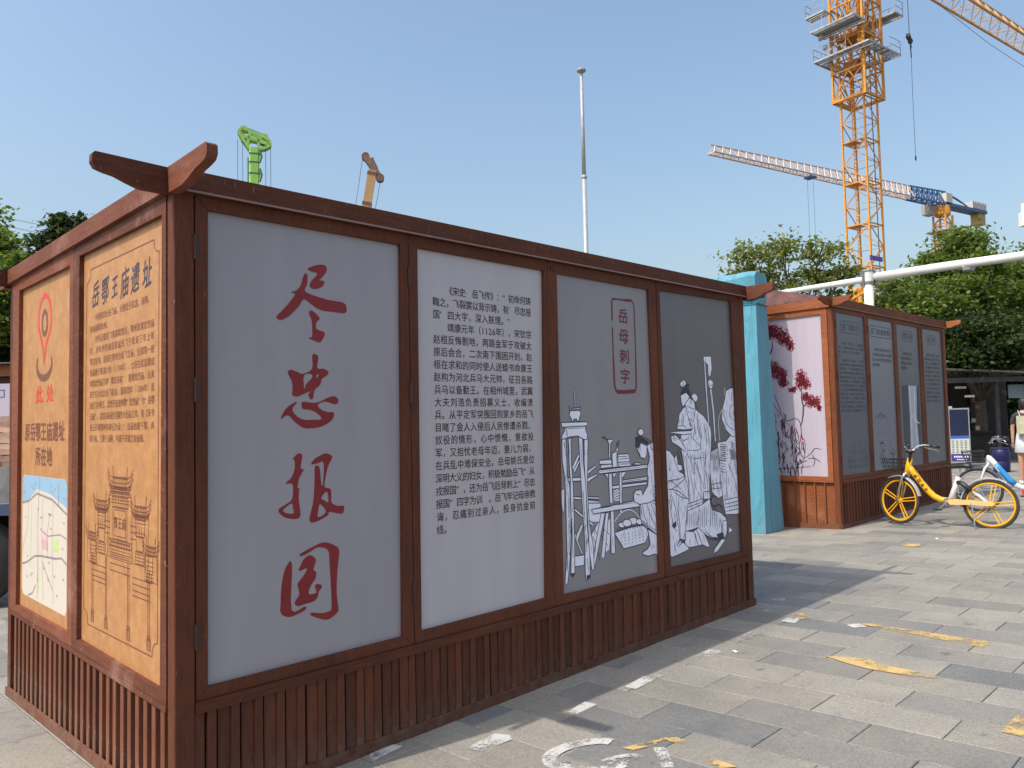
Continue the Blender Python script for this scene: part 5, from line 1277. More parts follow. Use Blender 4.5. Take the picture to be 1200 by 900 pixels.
tree('broadleaf_tree', 'airy olive green tree behind the rear cabin roof, left of the big crane mast', (10.9, 31, 0),
     [L_(878, 300, 30, .75, .45, 15), L_(915, 292, 31, .8, .45, 17), L_(962, 294, 30.5, .85, .4, 17), L_(900, 322, 31, 1.2, .5, 24), L_(960, 325, 31, 1.2, .5, 24), L_(862, 325, 30, .4, .4, 7), L_(992, 318, 30, .5, .4, 9), L_(930, 350, 31, 2.0, .6, 30), L_(925, 420, 31, 2.0, 1.2, 34)],
     34, .20, 3, MT['leaf2'], .16, .45, .55, .1)
tree('broadleaf_tree', 'large dense green tree with rounded top right of the white gantry pole', (17.0, 27.5, 0),
     [L_(1128, 288, 27, .85, .55, 26), L_(1150, 312, 26, .7, .6, 20), L_(1100, 318, 27, .9, .55, 24), L_(1078, 345, 26, .9, .6, 22), L_(1128, 345, 26, 1.2, .7, 34), L_(1095, 365, 25, .9, .5, 22), L_(1130, 400, 26, 1.9, 1.0, 40), L_(1085, 410, 27, 1.9, 1.2, 40)],
     115, .165, 8, MT['leaf'], .26, .38, .52, .1)
tree('broadleaf_tree', 'tall green tree cut by the right edge of the picture above the canopy', (21.5, 29, 0),
     [L_(1192, 312, 29, 1.2, .7, 34), L_(1235, 325, 28, 1.8, 1.2, 40), L_(1180, 345, 28, 1.1, .7, 28), L_(1200, 400, 27, 1.8, 1.0, 36), L_(1250, 390, 27, 2.0, 1.4, 40), L_(1290, 340, 29, 2.0, 1.6, 36)],
     115, .165, 12, MT['leaf'], .3, .38, .52, .1)
tree('broadleaf_tree', 'small green tree filling the gap between gantry pole and big tree', (13.6, 33, 0),
     [L_(1047, 333, 33, .7, .3, 12), L_(1030, 350, 33, .6, .3, 9), L_(1062, 345, 33, .6, .4, 12), L_(1050, 385, 33, 1.2, .8, 20)], 50, .22, 21, MT['leaf'], .14, .5, .5, .1)
tree('broadleaf_tree', 'bushy green tree at the left edge behind the big cabin', (-14.6, 21.5, 0),
     [L_(-8, 292, 21, .55, .45, 18), L_(-55, 262, 22, 1.0, .9, 30), L_(20, 318, 20.5, .5, .4, 15), L_(-5, 325, 21, .9, .6, 26), L_(0, 370, 21, 1.1, .8, 34), L_(-60, 350, 22, 1.6, 1.2, 40), L_(40, 335, 20.5, .6, .4, 16)],
     95, .18, 31, MT['leaf'], .22, .4, .5, .15)
tree('broadleaf_tree', 'dark green round topped tree just above the left side of the big cabin', (-11.9, 20.5, 0),
     [L_(77, 266, 20, .28, .22, 14), L_(62, 286, 20.2, .36, .26, 16), L_(88, 285, 20, .32, .3, 14), L_(55, 310, 20.5, .5, .3, 20), L_(85, 325, 20.5, .9, .5, 34)],
     80, .17, 44, MT['leafdk'], .18, .5, .36, .1)
MT['leafsh'] = leafmat('leaf_shade_darkened', (.012, .024, .010), (.028, .05, .018), (.085, .12, .035))  # shade among the low boughs painted into the leaf colour
tree('broadleaf_tree', 'tree with leaves coloured dark for shade, low boughs hanging over the dark stall', (14.6, 24.6, 0),
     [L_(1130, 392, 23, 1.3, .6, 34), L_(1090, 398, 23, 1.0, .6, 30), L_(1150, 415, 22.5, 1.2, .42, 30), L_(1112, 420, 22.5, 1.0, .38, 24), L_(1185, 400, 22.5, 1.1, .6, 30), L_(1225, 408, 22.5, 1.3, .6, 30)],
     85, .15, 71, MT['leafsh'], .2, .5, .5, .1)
# shade planting that closes the view behind the pavilion
for i, (x, Y, rx, sd_) in enumerate(((1090, 36, 3.2, 51), (1165, 35, 3.2, 52), (1240, 36, 3.4, 53))):
    p = at(x, 450, Y)
    tree('shade_tree', ['dark shade tree behind the left end of the pavilion', 'dark shade tree straight behind the pavilion', 'dark shade tree beyond the walking person'][i], (p.x, p.y, 0),
         [((p.x, p.y, 3.4), (rx, 2, 1.6), 230), ((p.x - 1, p.y, 1.6), (rx, 1.5, 1.5), 150), ((p.x + .8, p.y + .4, 5.0), (rx * .8, 2, 1.3), 170)], 46, .26, sd_, MT['leafdk'], .3, .35, .6, .4, 'shade trees behind the pavilion')
for i, (x, Y, sd_) in enumerate(((-20, 24, 61),)):
    p = at(x, 430, Y)
    tree('shade_tree', 'dark undergrowth tree low at the left edge behind the brick load', (p.x, p.y, 0),
         [((p.x, p.y, 2.4), (2.6, 2, 1.7), 260), ((p.x + .6, p.y, 4.2), (2.2, 2, 1.3), 200)], 50, .22, sd_, MT['leafdk'], .25, .35, .55, .4)
def grimy(name, c, dirt):
    m, nt, b = newmat(name)
    a = noise(nt, 1.6, 5, .7); q = noise(nt, 9, 5, .8, stretch=[1, 1, .3])
    c1 = ramp(nt, a, [(.3, tuple(v * .86 for v in c)), (.65, c)])
    c2 = mix(nt, ramp(nt, q, [(.6, (0, 0, 0)), (.72, (.55, .55, .55))]), c1, dirt)
    nt.links.new(c2, b.inputs['Base Color']); b.inputs['Roughness'].default_value = .5
    return m
# ------------------------------------------------------------------ steel: cranes
MT['crane'] = simple('crane_orange_yellow', (.66, .285, .03), .45, var=.18, scale=3)
MT['crane2'] = simple('crane_faded_orange', (.62, .33, .17), .5, var=.2, scale=2)
MT['crane_pale'] = simple('pale_lattice', (.70, .55, .45), .5)
MT['galv'] = simple('galvanised_grey', (.42, .43, .43), .5, .2)
MT['galvd'] = simple('grating_grey', (.20, .21, .21), .6, .2)
MT['cblue'] = simple('crane_blue', (.045, .11, .25), .45)
MT['cable'] = simple('steel_cable', (.05, .055, .065), .5)
MT['green'] = grimy('lime_green_boom', (.32, .60, .12), (.16, .30, .07))
MT['boom'] = grimy('weathered_orange_boom', (.55, .32, .13), (.16, .09, .06))
MT['boomdk'] = simple('rusty_boom_head', (.15, .085, .06), .6, var=.4)
MT['wpaint'] = grimy('white_pole_paint', (.76, .76, .72), (.42, .36, .28))
MT['conc'] = simple('counterweight', (.5, .46, .46), .7)

def mast_section(h, w, ch=.13, br=.06, ring=True):
    mb = MB(); a = w / 2
    C = [(-a, -a), (a, -a), (a, a), (-a, a)]
    for x, y in C: mb.bar((x, y, 0), (x, y, h - .01), ch)
    for i in range(4):
        p, q = C[i], C[(i + 1) % 4]
        if ring: mb.bar((*p, .06), (*q, .06), br * 1.5)
        mb.bar((*p, h * .5), (*q, h * .5), br * .7)
        A, B_ = ((*p, .1), (*q, h * .5)) if i % 2 == 0 else ((*q, .1), (*p, h * .5))
        mb.bar(A, B_, br); mb.bar(B_, (A[0], A[1], h - .05), br)
    return mb
PSI = R(36)
def crane_z(y): return at(1010, y, 62).z
cb = at(1010, 200, 62)
k1 = thing('tower_crane', 'tall orange yellow tower crane mast with climbing cage and grey work platforms', 'tower crane', (cb.x, cb.y, 0), PSI, 'tower cranes')
zb = crane_z(120)
SH = 3.38
first = None
z = zb - SH
zs = []
while z > -SH: zs.append(z); z -= SH
zs += [zb + SH * k for k in range(5)]
for z in zs:
    if first is None: first = mast_section(SH, 1.95).build('mast_section', MT['crane'], k1); o = first
    else: o = clone(first, k1)
    o.location = (0, 0, z)
for z in [z_ for z_ in zs if z_ < zb]:
    m = MB(); m.box(-.85, .1, -.1, .85, z + .04, z + .07); m.bar((-.9, -.5, z + .05), (.9, -.5, z + .05), .08); o = m.build('rest_platform', MT['crane'], k1)
m = MB()
for s in (-.16, .16): m.bar((-.3 + s, .35, 0), (-.3 + s, .35, zb + 9), .04)
for k in range(int((zb + 6) / .33)): m.bar((-.46, .35, .3 + k * .33), (-.14, .35, .3 + k * .33), .03)
m.build('ladder', MT['crane'], k1)
m = MB(); m.tube([(.55, -.75, zb + 8), (.62, -.7, zb), (.58, -.8, zb * .6), (.62, -.75, .5)], .042, 6); m.build('power_cable', MT['cable'], k1)
# climbing cage
m = MB(); a = 1.36
CC = [(-a, -a), (a, -a), (a, a), (-a, a)]
ztop = crane_z(-75)
for x, y in CC: m.bar((x, y, zb), (x, y, ztop), .17)
lev = [zb + .1, zb + 2.4, zb + 5.0, zb + 7.8, zb + 10.6, ztop - .1]
for k, z in enumerate(lev):
    for i in range(4):
        p, q = CC[i], CC[(i + 1) % 4]
        m.bar((*p, z), (*q, z), .2 if k == 0 else .12)
        if k < len(lev) - 1:
            m.bar((*p, z), ((p[0] + q[0]) / 2, (p[1] + q[1]) / 2, lev[k + 1]), .08); m.bar((*q, z), ((p[0] + q[0]) / 2, (p[1] + q[1]) / 2, lev[k + 1]), .08)
            if k % 2 == 0: m.bar((*p, z), (*q, lev[k + 1]), .07)
m.build('climbing_cage', MT['crane'], k1)
m = MB()
m.tube([(1.1, -.4, zb + 4), (1.1, -.4, zb + 8.5)], .16, 8); m.box(-1.0, -.3, -.6, .6, zb + 2.2, zb + 3.2); m.box(-1.1, 1.1, -1.1, 1.1, zb + 5.2, zb + 5.5)
m.build('jacking_gear', simple('dark_orange_gear', (.35, .13, .03), .5), k1)
m = MB(); m.tube([(-1.2, -1.0, zb + 4.4), (-1.2, -1.0, ztop)], .16, 8); m.tube([(-1.2, -1.0, zb + 4.0), (-1.2, -1.0, zb + 4.5)], .22, 8); m.build('jack_cylinder', MT['crane'], k1, smooth=True)
def platform(z, x0, x1, y0, y1, hole, rails, name='work_platform'):
    """open grating with a steel border, seen from below"""
    root = MB()
    bw = .09
    for (p, q) in (((x0, y0), (x1, y0)), ((x1, y0), (x1, y1)), ((x1, y1), (x0, y1)), ((x0, y1), (x0, y0))):
        root.bar((*p, z), (*q, z), .07, .13)
    pl = root.build(name, MT['galv'], k1)
    gr = MB()
    n = int((x1 - x0) / .24)
    for i in range(n):
        xa = x0 + (x1 - x0) * i / n; xb = xa + (x1 - x0) / n * .62
        ys = [(y0, y1)]
        if hole and xb > -1.45 and xa < 1.45: ys = [(y0, max(y0, -1.45)), (min(y1, 1.45), y1)]
        for ya, yb in ys:
            if yb - ya > .05: gr.box(xa, xb, ya + .03, yb - .03, z + .01, z + .035)
    gr.build('grating', MT['galvd'], pl)
    jo = MB()
    for i in range(7):
        x = x0 + (x1 - x0) * i / 6
        if hole and abs(x) < 1.4:
            jo.bar((x, y0, z - .03), (x, -1.4, z - .03), .05, .08); jo.bar((x, 1.4, z - .03), (x, y1, z - .03), .05, .08)
        else: jo.bar((x, y0, z - .03), (x, y1, z - .03), .05, .08)
    jo.build('joist', MT['galv'], pl)
    rl = MB()
    for (p, q) in rails:
        p, q = Vector((*p, z)), Vector((*q, z))
        for h in (.55, 1.1): rl.bar(p + Vector((0, 0, h)), q + Vector((0, 0, h)), .035)
        nn = max(1, round((q - p).length / 1.1))
        for i in range(nn + 1): rl.bar(p.lerp(q, i / nn), p.lerp(q, i / nn) + Vector((0, 0, 1.1)), .035)
    rl.build('guard_rail', MT['galv'], pl)
zl = crane_z(69)
h_ = 2.35
platform(zl, -h_, h_, -h_, h_, True, [((-h_, -h_ * .2), (-h_, h_)), ((-h_, h_), (h_, h_)), ((h_, h_), (h_, -h_)), ((h_, -h_), (h_ * .3, -h_))])
zu_ = crane_z(40)
platform(zu_, -3.3, -1.4, -1.7, 1.9, False, [((-3.3, 1.9), (-3.3, .9))])
zt_ = crane_z(19)
platform(zt_, -3.0, -2.1, .9, 2.5, False, [((-3.0, .9), (-3.0, 2.5)), ((-3.0, 2.5), (-2.1, 2.5))])
platform(zt_ - .3, 1.4, 2.7, -2.5, 2.0, False, [((2.7, -2.5), (2.7, 2.0)), ((1.4, -2.5), (2.7, -2.5))])
m = MB()
for c_ in ((-2.2, 1.4, zl + .9), (-2.3, 1.7, zl + 1.8)): m.lathe([(.1, -.12), (.26, .05), (.24, .09)], c_, 12, 'x')
m.build('work_light', MT['galv'], k1)
m = MB(); m.box(-1.2, .6, -1.04, -.99, crane_z(309), crane_z(303.5)); o = m.build('banner', simple('purple_banner', (.13, .06, .36), .5), k1)
# jib of the big crane: three chords, triangular bracing
def jib(parent, x0, x1, zc, w0, w1, h0, h1, n, mt, mtb, y=0, ch=.14, br=.06, name='jib', seglen=None):
    mb, bb_ = MB(), MB()
    N = n
    prev = None
    for i in range(N + 1):
        k = i / N; x = x0 + (x1 - x0) * k; w_ = w0 + (w1 - w0) * k; h = h0 + (h1 - h0) * k
        cur = [Vector((x, y - w_ / 2, zc)), Vector((x, y + w_ / 2, zc)), Vector((x, y, zc + h))]
        if prev:
            for a, b in zip(prev, cur): mb.bar(a, b, ch)
            midt = (prev[2] + cur[2]) / 2
            bb_.bar(prev[0], cur[1] if i % 2 else cur[0], br)
            if i % 2 == 0: bb_.bar(prev[1], cur[0], br)
            for j in (0, 1):
                bb_.bar(prev[j], midt, br * 1.3); bb_.bar(midt, cur[j], br * 1.3)
        bb_.bar(cur[0], cur[1], br)
        prev = cur
    o = mb.build(name, mt, parent)
    bb_.build('lattice', mtb, o)
    return o
zj = crane_z(-73)
MT['crane_wht'] = simple('cream_lattice', (.62, .42, .22), .5)
jib(k1, 1.5, 56, zj, 2.1, 1.8, 1.9, 1.5, 28, MT['crane'], MT['crane_wht'], ch=.16, br=.06)
jib(k1, -1.5, -13, zj, 1.6, 1.6, .9, .9, 8, MT['crane'], MT['crane'], name='counter_jib')
m = MB(); m.lathe([(1.3, zj - 1.6), (1.45, zj - 1.4), (1.45, zj - 1.0), (1.0, zj - .9), (.9, zj + .3)], (0, 0, 0), 20); m.build('slewing_ring', MT['crane'], k1)
m = MB()
for i in range(4): m.box(-12.8 + i * .7, -12.25 + i * .7, -.8, .8, zj - 1.8, zj + .2)
m.build('counterweight', MT['conc'], k1)
m = MB(); m.box(1.2, 2.7, 1.0, 2.3, zj - 1.9, zj + .1); o = m.build('operator_cab', MT['wpaint'], k1)
m = MB(); m.box(2.705, 2.73, 1.1, 2.2, zj - 1.5, zj - .2); m.build('cab_window', simple('dark_glass', (.03, .04, .05), .1), o)
# jib cable drooping below, trolley rope and hook
inv = k1.matrix_basis.inverted() if False else Matrix.Rotation(-PSI, 4, 'Z') @ Matrix.Translation(-Vector((cb.x, cb.y, 0)))
m = MB()
pa, pb = inv @ at(1096, 2, 66), inv @ at(1212, 86, 78)
m.tube([pa, pa.lerp(pb, .5) - Vector((0, 0, .3)), pb], .022, 5); m.build('hanging_cable', MT['cable'], k1)
hk = inv @ at(1066, 45, 64)
tz = zj - .1
m = MB(); m.box(hk.x - .7, hk.x + .7, hk.y - .6, hk.y + .6, tz - .15, tz + .05); m.build('trolley', MT['crane'], k1)
m = MB(); m.tube([(hk.x - .28, hk.y - .1, hk.z), (hk.x - .28, hk.y - .1, tz)], .016, 5); m.tube([(hk.x + .2, hk.y + .1, hk.z), (hk.x + .2, hk.y + .1, tz)], .016, 5); m.build('hoist_rope', MT['cable'], k1)
m = MB(); m.tube([(hk.x - .2, hk.y, hk.z + .32), (hk.x - .22, hk.y, hk.z + .1), (hk.x - .08, hk.y, hk.z - .1)], [.16, .22, .17], 8); m.tube([(hk.x + .02, hk.y, hk.z - .02), (hk.x + .1, hk.y, hk.z - .25), (hk.x + .08, hk.y, hk.z - .45)], [.18, .22, .1], 8); m.tube([(hk.x + .08, hk.y, hk.z - .45), (hk.x + .14, hk.y, hk.z - .7), (hk.x + .05, hk.y, hk.z - .85)], [.05, .09, .05], 6)
m.build('hook_block', simple('hook_block_grey', (.06, .055, .06), .6), k1)
h2 = inv @ at(1073, 183, 64)
m = MB(); m.tube([(hk.x + .1, hk.y, hk.z - .8), (hk.x + .12, hk.y, hk.z - 1.6)], .05, 6)
m.tube([(hk.x + .12, hk.y, hk.z - 1.6), (hk.x * .7 + h2.x * .3 + .03, h2.y, hk.z * .6 + h2.z * .4), (h2.x, h2.y, h2.z)], .018, 5); m.tube([h2, h2 - Vector((0, 0, .35))], .07, 6); m.build('sling_chain', MT['cable'], k1)

# second crane, far away
c2p = at(1107, 300, 120)
az2 = math.atan2(-.53, -.848)
k2 = thing('tower_crane', 'distant flat top tower crane with long faded orange jib and blue counter jib', 'tower crane', (c2p.x, c2p.y, 0), az2, 'tower cranes')
zj2 = at(1107, 241, 120).z
first = None
z = zj2 - 1.6 - 2.8
while z > -2.8:
    if first is None: first = mast_section(2.8, 1.9, .24, .15).build('mast_section', MT['crane'], k2); o = first
    else: o = clone(first, k2)
    o.location = (0, 0, z); z -= 2.8
m = MB(); m.lathe([(.95, zj2 - 1.7), (1.15, zj2 - 1.5), (1.15, zj2 - .9), (1.0, zj2 - .1)], n=16); m.build('slewing_ring', MT['crane'], k2)
jib(k2, 8.5, 50, zj2, 1.5, 1.1, 1.9, 1.0, 30, MT['crane2'], MT['crane_pale'], ch=.13, br=.09)
jib(k2, -1, 8.5, zj2, 1.5, 1.5, 2.3, 1.9, 7, MT['cblue'], MT['cblue'], ch=.2, br=.12, name='jib_root')
m = MB(); m.box(-11.5, -1, -.9, .9, zj2 - .1, zj2 + .35); m.build('counter_jib', MT['cblue'], k2)
m = MB(); m.tube([(-1, 0, zj2 + 2.3), (-4.5, 0, zj2 + 1.6), (-8.5, 0, zj2 + .5)], .09, 5); m.tube([(-1, .6, zj2 + 1.6), (-6, .6, zj2 + .5)], .07, 5); m.build('tie_rod', MT['cblue'], k2)
m = MB(); m.box(-1.4, .3, -.9, .9, zj2 + .4, zj2 + 1.8); m.build('machinery_house', simple('cream_house', (.62, .6, .5), .6), k2)
m = MB(); m.cbox(1.3, 3.2, -1.5, -.3, zj2 - 1.6, zj2 - .1, .1); m.build('operator_cab', simple('cab_grey', (.33, .33, .30), .5), k2)
me = None
for i in range(7):
    if me is None: m = MB(); m.box(-.26, .20, -.9, .9, zj2 + .4, zj2 + 1.5); me = m.build('ballast_slab', MT['conc'], k2); o = me
    else: o = clone(me, k2)
    o.location = (-7.4 - i * .6, 0, 0)
m = MB(); m.box(-11.2, -9.4, -.7, .7, zj2 - 1.9, zj2 - .12); m.build('counterweight', simple('ochre_weight', (.45, .29, .10), .6), k2)
m = MB()
for z in (zj2 - 4.2, zj2 - 8.2): m.box(-1.9, 1.9, -1.9, 1.9, z, z + .12)
m.build('ring_platform', MT['galv'], k2)
tx = 31.5
m = MB(); m.box(tx - .55, tx + .55, -.6, .6, zj2 - .4, zj2 - .15); m.build('trolley', MT['cblue'], k2)
m = MB()
for s in (-.6, .6): m.tube([(tx + s, 0, zj2 - .5), (tx + s, 0, 9)], .022, 4)
m.build('hoist_rope', MT['cable'], k2)

# mobile cranes behind the cabin
def carrier(root, c, mtb):
    m = MB(); m.cbox(-1.3, 1.3, -5, 5, .9, 1.9, .15); m.build('carrier', mtb, root)
    m = MB(); m.cbox(-1.25, 1.25, 3.2, 5, 1.9, 3.1, .2); m.build('driver_cab', mtb, root)
    me = None
    for y in (-3.8, -2.2, 2.0, 3.8):
        for x in (-1.15, 1.15):
            if me is None: m = MB(); m.lathe([(.3, -.2), (.55, -.2), (.6, -.1), (.6, .1), (.55, .2), (.3, .2)], n=16, axis='x'); me = m.build('wheel', MT['tyre'], root); o = me
            else: o = clone(me, root)
            o.location = (x, y, .6)
p = at(298, 200, 60); k3 = thing('mobile_crane', 'lime green telescopic crane boom with wide pulley head rising above the big cabin', 'mobile crane', (p.x, p.y, g(p.x, p.y)), R(18), 'telescopic cranes')
pt = at(298, 176, 60); top = pt.z - k3.location.z
carrier(k3, 0, MT['green'])
m = MB(); m.cbox(-.36, .36, -.40, .40, 1.8, top + .1, .08); bm_ = m.build('boom', MT['green'], k3)
m = MB()
for y in (192, 182 - 0, 205): 
    zz = at(298, y, 60).z - k3.location.z
    m.box(-.38, .38, -.42, .42, zz, zz + .07)
m.build('boom_collar', MT['cable'], bm_)
m = MB()
for y in (184, 206): 
    zz = at(298, y, 60).z - k3.location.z
    m.tube([(.38, -.3, zz - .5), (.52, -.3, zz), (.38, -.3, zz + .5)], .12, 6)
m.tube([(-.46, 0, 2), (-.46, 0, top - .6)], .07, 6)
m.build('boom_bracket', simple('dark_green_bracket', (.10, .25, .09), .5), bm_)
z0 = top
hd = MB()
for y in (-.3, .3):
    pl = [(-.35, z0), (-.95, z0 + .9), (-1.1, z0 + 1.35), (-.85, z0 + 1.6), (.75, z0 + 1.0), (1.15, z0 + .75), (1.2, z0 + .45), (.9, z0 + .2), (.4, z0 + .05)]
    for i in range(9):
        p_, q_ = pl[i], pl[(i + 1) % 9]; hd.bar((p_[0], y, p_[1]), (q_[0], y, q_[1]), .22, .06, up=(0, 1, 0))
    hd.bar((-.9, y, z0 + 1.0), (1.0, y, z0 + .5), .26, .05, up=(0, 1, 0)); hd.bar((-.5, y, z0 + .3), (-.3, y, z0 + 1.3), .2, .05, up=(0, 1, 0)); hd.bar((.3, y, z0 + .1), (.35, y, z0 + 1.1), .2, .05, up=(0, 1, 0))
hd.box(-.95, .9, -.27, .27, z0 + .6, z0 + .68)
hh = hd.build('boom_head', MT['green'], k3)
for (x, z) in ((-.98, z0 + 1.25), (1.0, z0 + .6), (-.75, z0 + 1.55), (.8, z0 + 1.05)):
    m = MB(); m.lathe([(.10, -.22), (.26, -.22), (.26, .22), (.10, .22)], (x, 0, z), 14, 'y'); m.build('pulley', simple('pulley_yellow', (.42, .45, .10), .5), hh)
m = MB()
for x, y in ((-1.22, .1), (-.85, -.1), (1.22, 0), (.85, .1)): m.tube([(x, y, z0 + .8), (x, y, 3)], .018, 4)
m.tube([(-.7, 0, z0 + 1.78), (.85, 0, z0 + 1.28)], .02, 4)
m.build('hoist_rope', MT['cable'], k3)
p = at(434, 200, 58); k4 = thing('mobile_crane', 'orange brown telescopic crane boom with a slanting dark rusty head above the big cabin', 'mobile crane', (p.x, p.y, g(p.x, p.y)), R(10), 'telescopic cranes')
carrier(k4, 0, MT['boom'])
inv4 = Matrix.Rotation(-R(10), 4, 'Z') @ Matrix.Translation(-Vector(k4.location))
b0, b1 = inv4 @ at(430, 240, 58), inv4 @ at(436.5, 201, 58)
dr = (b1 - b0).normalized(); bb0 = b1 - dr * (b1.z - 1.8) / dr.z
m = MB(); m.bar(bb0, b1, .62, .7, up=(0, 1, 0)); m.build('boom', MT['boom'], k4)
m = MB()
for k in (0, 1):
    q = b0.lerp(b1, .02 + .9 * k); m.bar(q - dr * .1, q + dr * .1, .7, .78, up=(0, 1, 0))
m.build('boom_collar', MT['boomdk'], k4)
h0, h1 = inv4 @ at(428.5, 184, 58), inv4 @ at(445.5, 209, 58)
m = MB(); m.bar(h0, h1, .42, .5, up=(0, 1, 0)); m.bar(inv4 @ at(435, 186, 58), inv4 @ at(441, 199, 58), .3, .4, up=(0, 1, 0))
hh = m.build('boom_head', MT['boomdk'], k4)
for q in (h0, h1): 
    m = MB(); m.lathe([(.12, -.25), (.30, -.25), (.30, .25), (.12, .25)], tuple(q), 14, 'y'); m.build('pulley', MT['boomdk'], hh)
m = MB()
for (a, b_) in ((at(424.5, 188, 58), at(417, 240, 58)), (at(445.5, 214, 58), at(440, 244, 58))):
    a, b_ = inv4 @ a, inv4 @ b_
    m.tube([a, b_ + (b_ - a) * 1.6], .018, 4)
m.build('hoist_rope', MT['cable'], k4)

# ------------------------------------------------------------------ flagpole, gantry, lamp, wires
p = at(687, 297, 25)
fp = thing('flagpole', 'slim pale grey flagpole with mushroom cap rising behind the big cabin', 'flagpole', (p.x, p.y, g(p.x, p.y)))
zt = at(684, 85, 25).z - fp.location.z; zj_ = at(687, 209, 25).z - fp.location.z
m = MB(); m.tube([(0, 0, 0), (0, 0, zj_)], [.082, .070], 12); m.build('pole', MT['galv'], fp, smooth=True)
m = MB(); m.tube([(0, 0, zj_ + .05), (0, 0, zt)], [.064, .050], 12); m.build('upper_pole', MT['galv'], fp, smooth=True)
m = MB(); m.lathe([(.075, zj_ - .02), (.095, zj_ + .02), (.095, zj_ + .06), (.07, zj_ + .10)], n=14); m.build('joint_collar', MT['galv'], fp)
m = MB(); m.lathe([(.05, zt - .02), (.09, zt), (.155, zt + .04), (.15, zt + .09), (.09, zt + .135), (.02, zt + .15)], n=16); m.build('cap', simple('cap_grey', (.30, .30, .31), .4), fp, smooth=True)
gp0 = at(1018, 340, 26)
gb = thing('road_gantry', 'white painted gantry pole with two long horizontal arms above the rear cabin', 'gantry pole', (gp0.x, gp0.y, g(gp0.x, gp0.y)))
gz = lambda y: at(1018, y, 26).z - gb.location.z
m = MB(); m.tube([(0, 0, 0), (0, 0, gz(334))], [.165, .148], 16); m.build('column', MT['wpaint'], gb, smooth=True)
m = MB(); m.lathe([(.155, gz(333)), (.175, gz(332.5)), (.175, gz(318)), (.16, gz(317))], n=16); m.build('sleeve', MT['wpaint'], gb)
m = MB()
for y in (319, 332): m.lathe([(.19, gz(y)), (.19, gz(y) + .05)], n=16)
for s in (-.2, .2): m.box(s - .025, s + .025, -.1, .1, gz(333), gz(318))
m.build('flange', MT['galvd'], gb)
for k in range(8):
    a_ = k * .785; m = MB(); m.lathe([(.014, 0), (.014, .03)], (.185 * math.cos(a_), .185 * math.sin(a_), gz(319) + .05), 6); m.build('bolt', MT['galvd'], gb)
gl_ = Vector(gb.location)
a1 = [at(1012, 328, 26) - gl_, at(960, 336, 28.0) - gl_, at(886, 347.5, 31) - gl_, at(860, 351, 32.5) - gl_]
m = MB(); m.tube(a1, [.115, .10, .085, .08], 12); m.build('arm', MT['wpaint'], gb, smooth=True)
a2 = [at(1024, 325, 26) - gl_, at(1110, 312, 23.5) - gl_, at(1200, 299.5, 21.3) - gl_, at(1290, 284, 19.5) - gl_]
m = MB(); m.tube(a2, [.15, .14, .125, .11], 12); m.build('arm', MT['wpaint'], gb, smooth=True)
m = MB(); m.tube([at(1024, 333, 26) - gl_, at(1036, 327, 25.7) - gl_], .05, 8); m.tube([at(1130, 313, 23) - gl_ , at(1140, 311.5, 22.8) - gl_], .15, 8); m.build('bracket', MT['galv'], gb)
p = at(1222, 300, 20)
lm = thing('street_lamp', 'white lamp head poking in at the right edge of the sky', 'street lamp', (p.x, p.y, g(p.x, p.y)))
lz = lambda y: at(1200, y, 20).z - lm.location.z
m = MB(); m.tube([(0, 0, 0), (0, 0, lz(245))], [.09, .06], 10); m.build('pole', MT['wpaint'], lm, smooth=True)
m = MB(); q = at(1196, 256, 20) - Vector(lm.location)
m.cbox(q.x, 0.02, -.12, .12, lz(265), lz(249), .04); m.cbox(q.x + .07, 0.0, -.1, .1, lz(248.8), lz(238), .03); m.build('lamp_head', MT['wpaint'], lm)
for i, (ya, yb) in enumerate(((252, 260), (262, 269))):
    a_, b_ = at(-60, ya - 11, 34), at(330, yb + 42, 30)
    m = MB(); m.tube([a_, a_.lerp(b_, .5) - Vector((0, 0, .35)), b_], .012, 4); o = m.build('overhead_wire', MT['cable'])
    tag(o, ['upper thin wire crossing the sky between the two left trees', 'lower thin wire crossing the sky between the two left trees'][i], 'wire')

# ------------------------------------------------------------------ red steel gable frame far behind the rear cabin
MT['redsteel'] = simple('red_brown_steel', (.30, .07, .05), .5)
p = at(1042, 360, 40); rf = thing('gable_frame', 'red brown open timber gable frame behind the rear cabin roof, right of the white column', 'building frame', (p.x, p.y, 0), R(-20))
rz = lambda y: at(1042, y, 40).z
zr0, zr1 = rz(358), rz(343)
m = MB()
for y in (-1.5, 1.5):
    m.tube([(-3.0, y, zr0 - .1), (-1.6, y, zr0 + .1), (-.5, y, zr1), (.3, y, zr1 - .25), (1.2, y, zr0 + .05), (1.75, y, zr0 + .12)], .09, 6)
    m.bar((-2.6, y, zr0 - .3), (1.3, y, zr0 - .3), .14); m.bar((-2.6, y, rz(372)), (1.3, y, rz(372)), .14)
    for x in (-2.4, -1.6, -.8, 0, .9): m.bar((x, y, 0), (x, y, zr0 + (.3 if -1.7 < x < .2 else 0)), .14)
for k in range(9):
    x = -2.8 + k * .5
    zz = zr0 + .1 if abs(x + .5) > 1.3 else zr0 + .35
    m.bar((x, -1.7, zz - .1), (x, 1.7, zz - .1), .08)
    m.bar((x, -1.5, zr0 - .3), (x + .4, -1.5, rz(366)), .06)
for k in range(5): m.bar((-2.5, -1.5, rz(362) - k * .15), (1.2, -1.5, rz(362) - k * .15), .05)
m.build('frame_members', MT['redsteel'], rf)
p = at(1008, 345, 36); dg = thing('site_excavator', 'small yellow machine arm peeping over the rear cabin left of the white column', 'excavator', (p.x, p.y, 0), R(10))
ez = lambda y: at(1008, y, 36).z
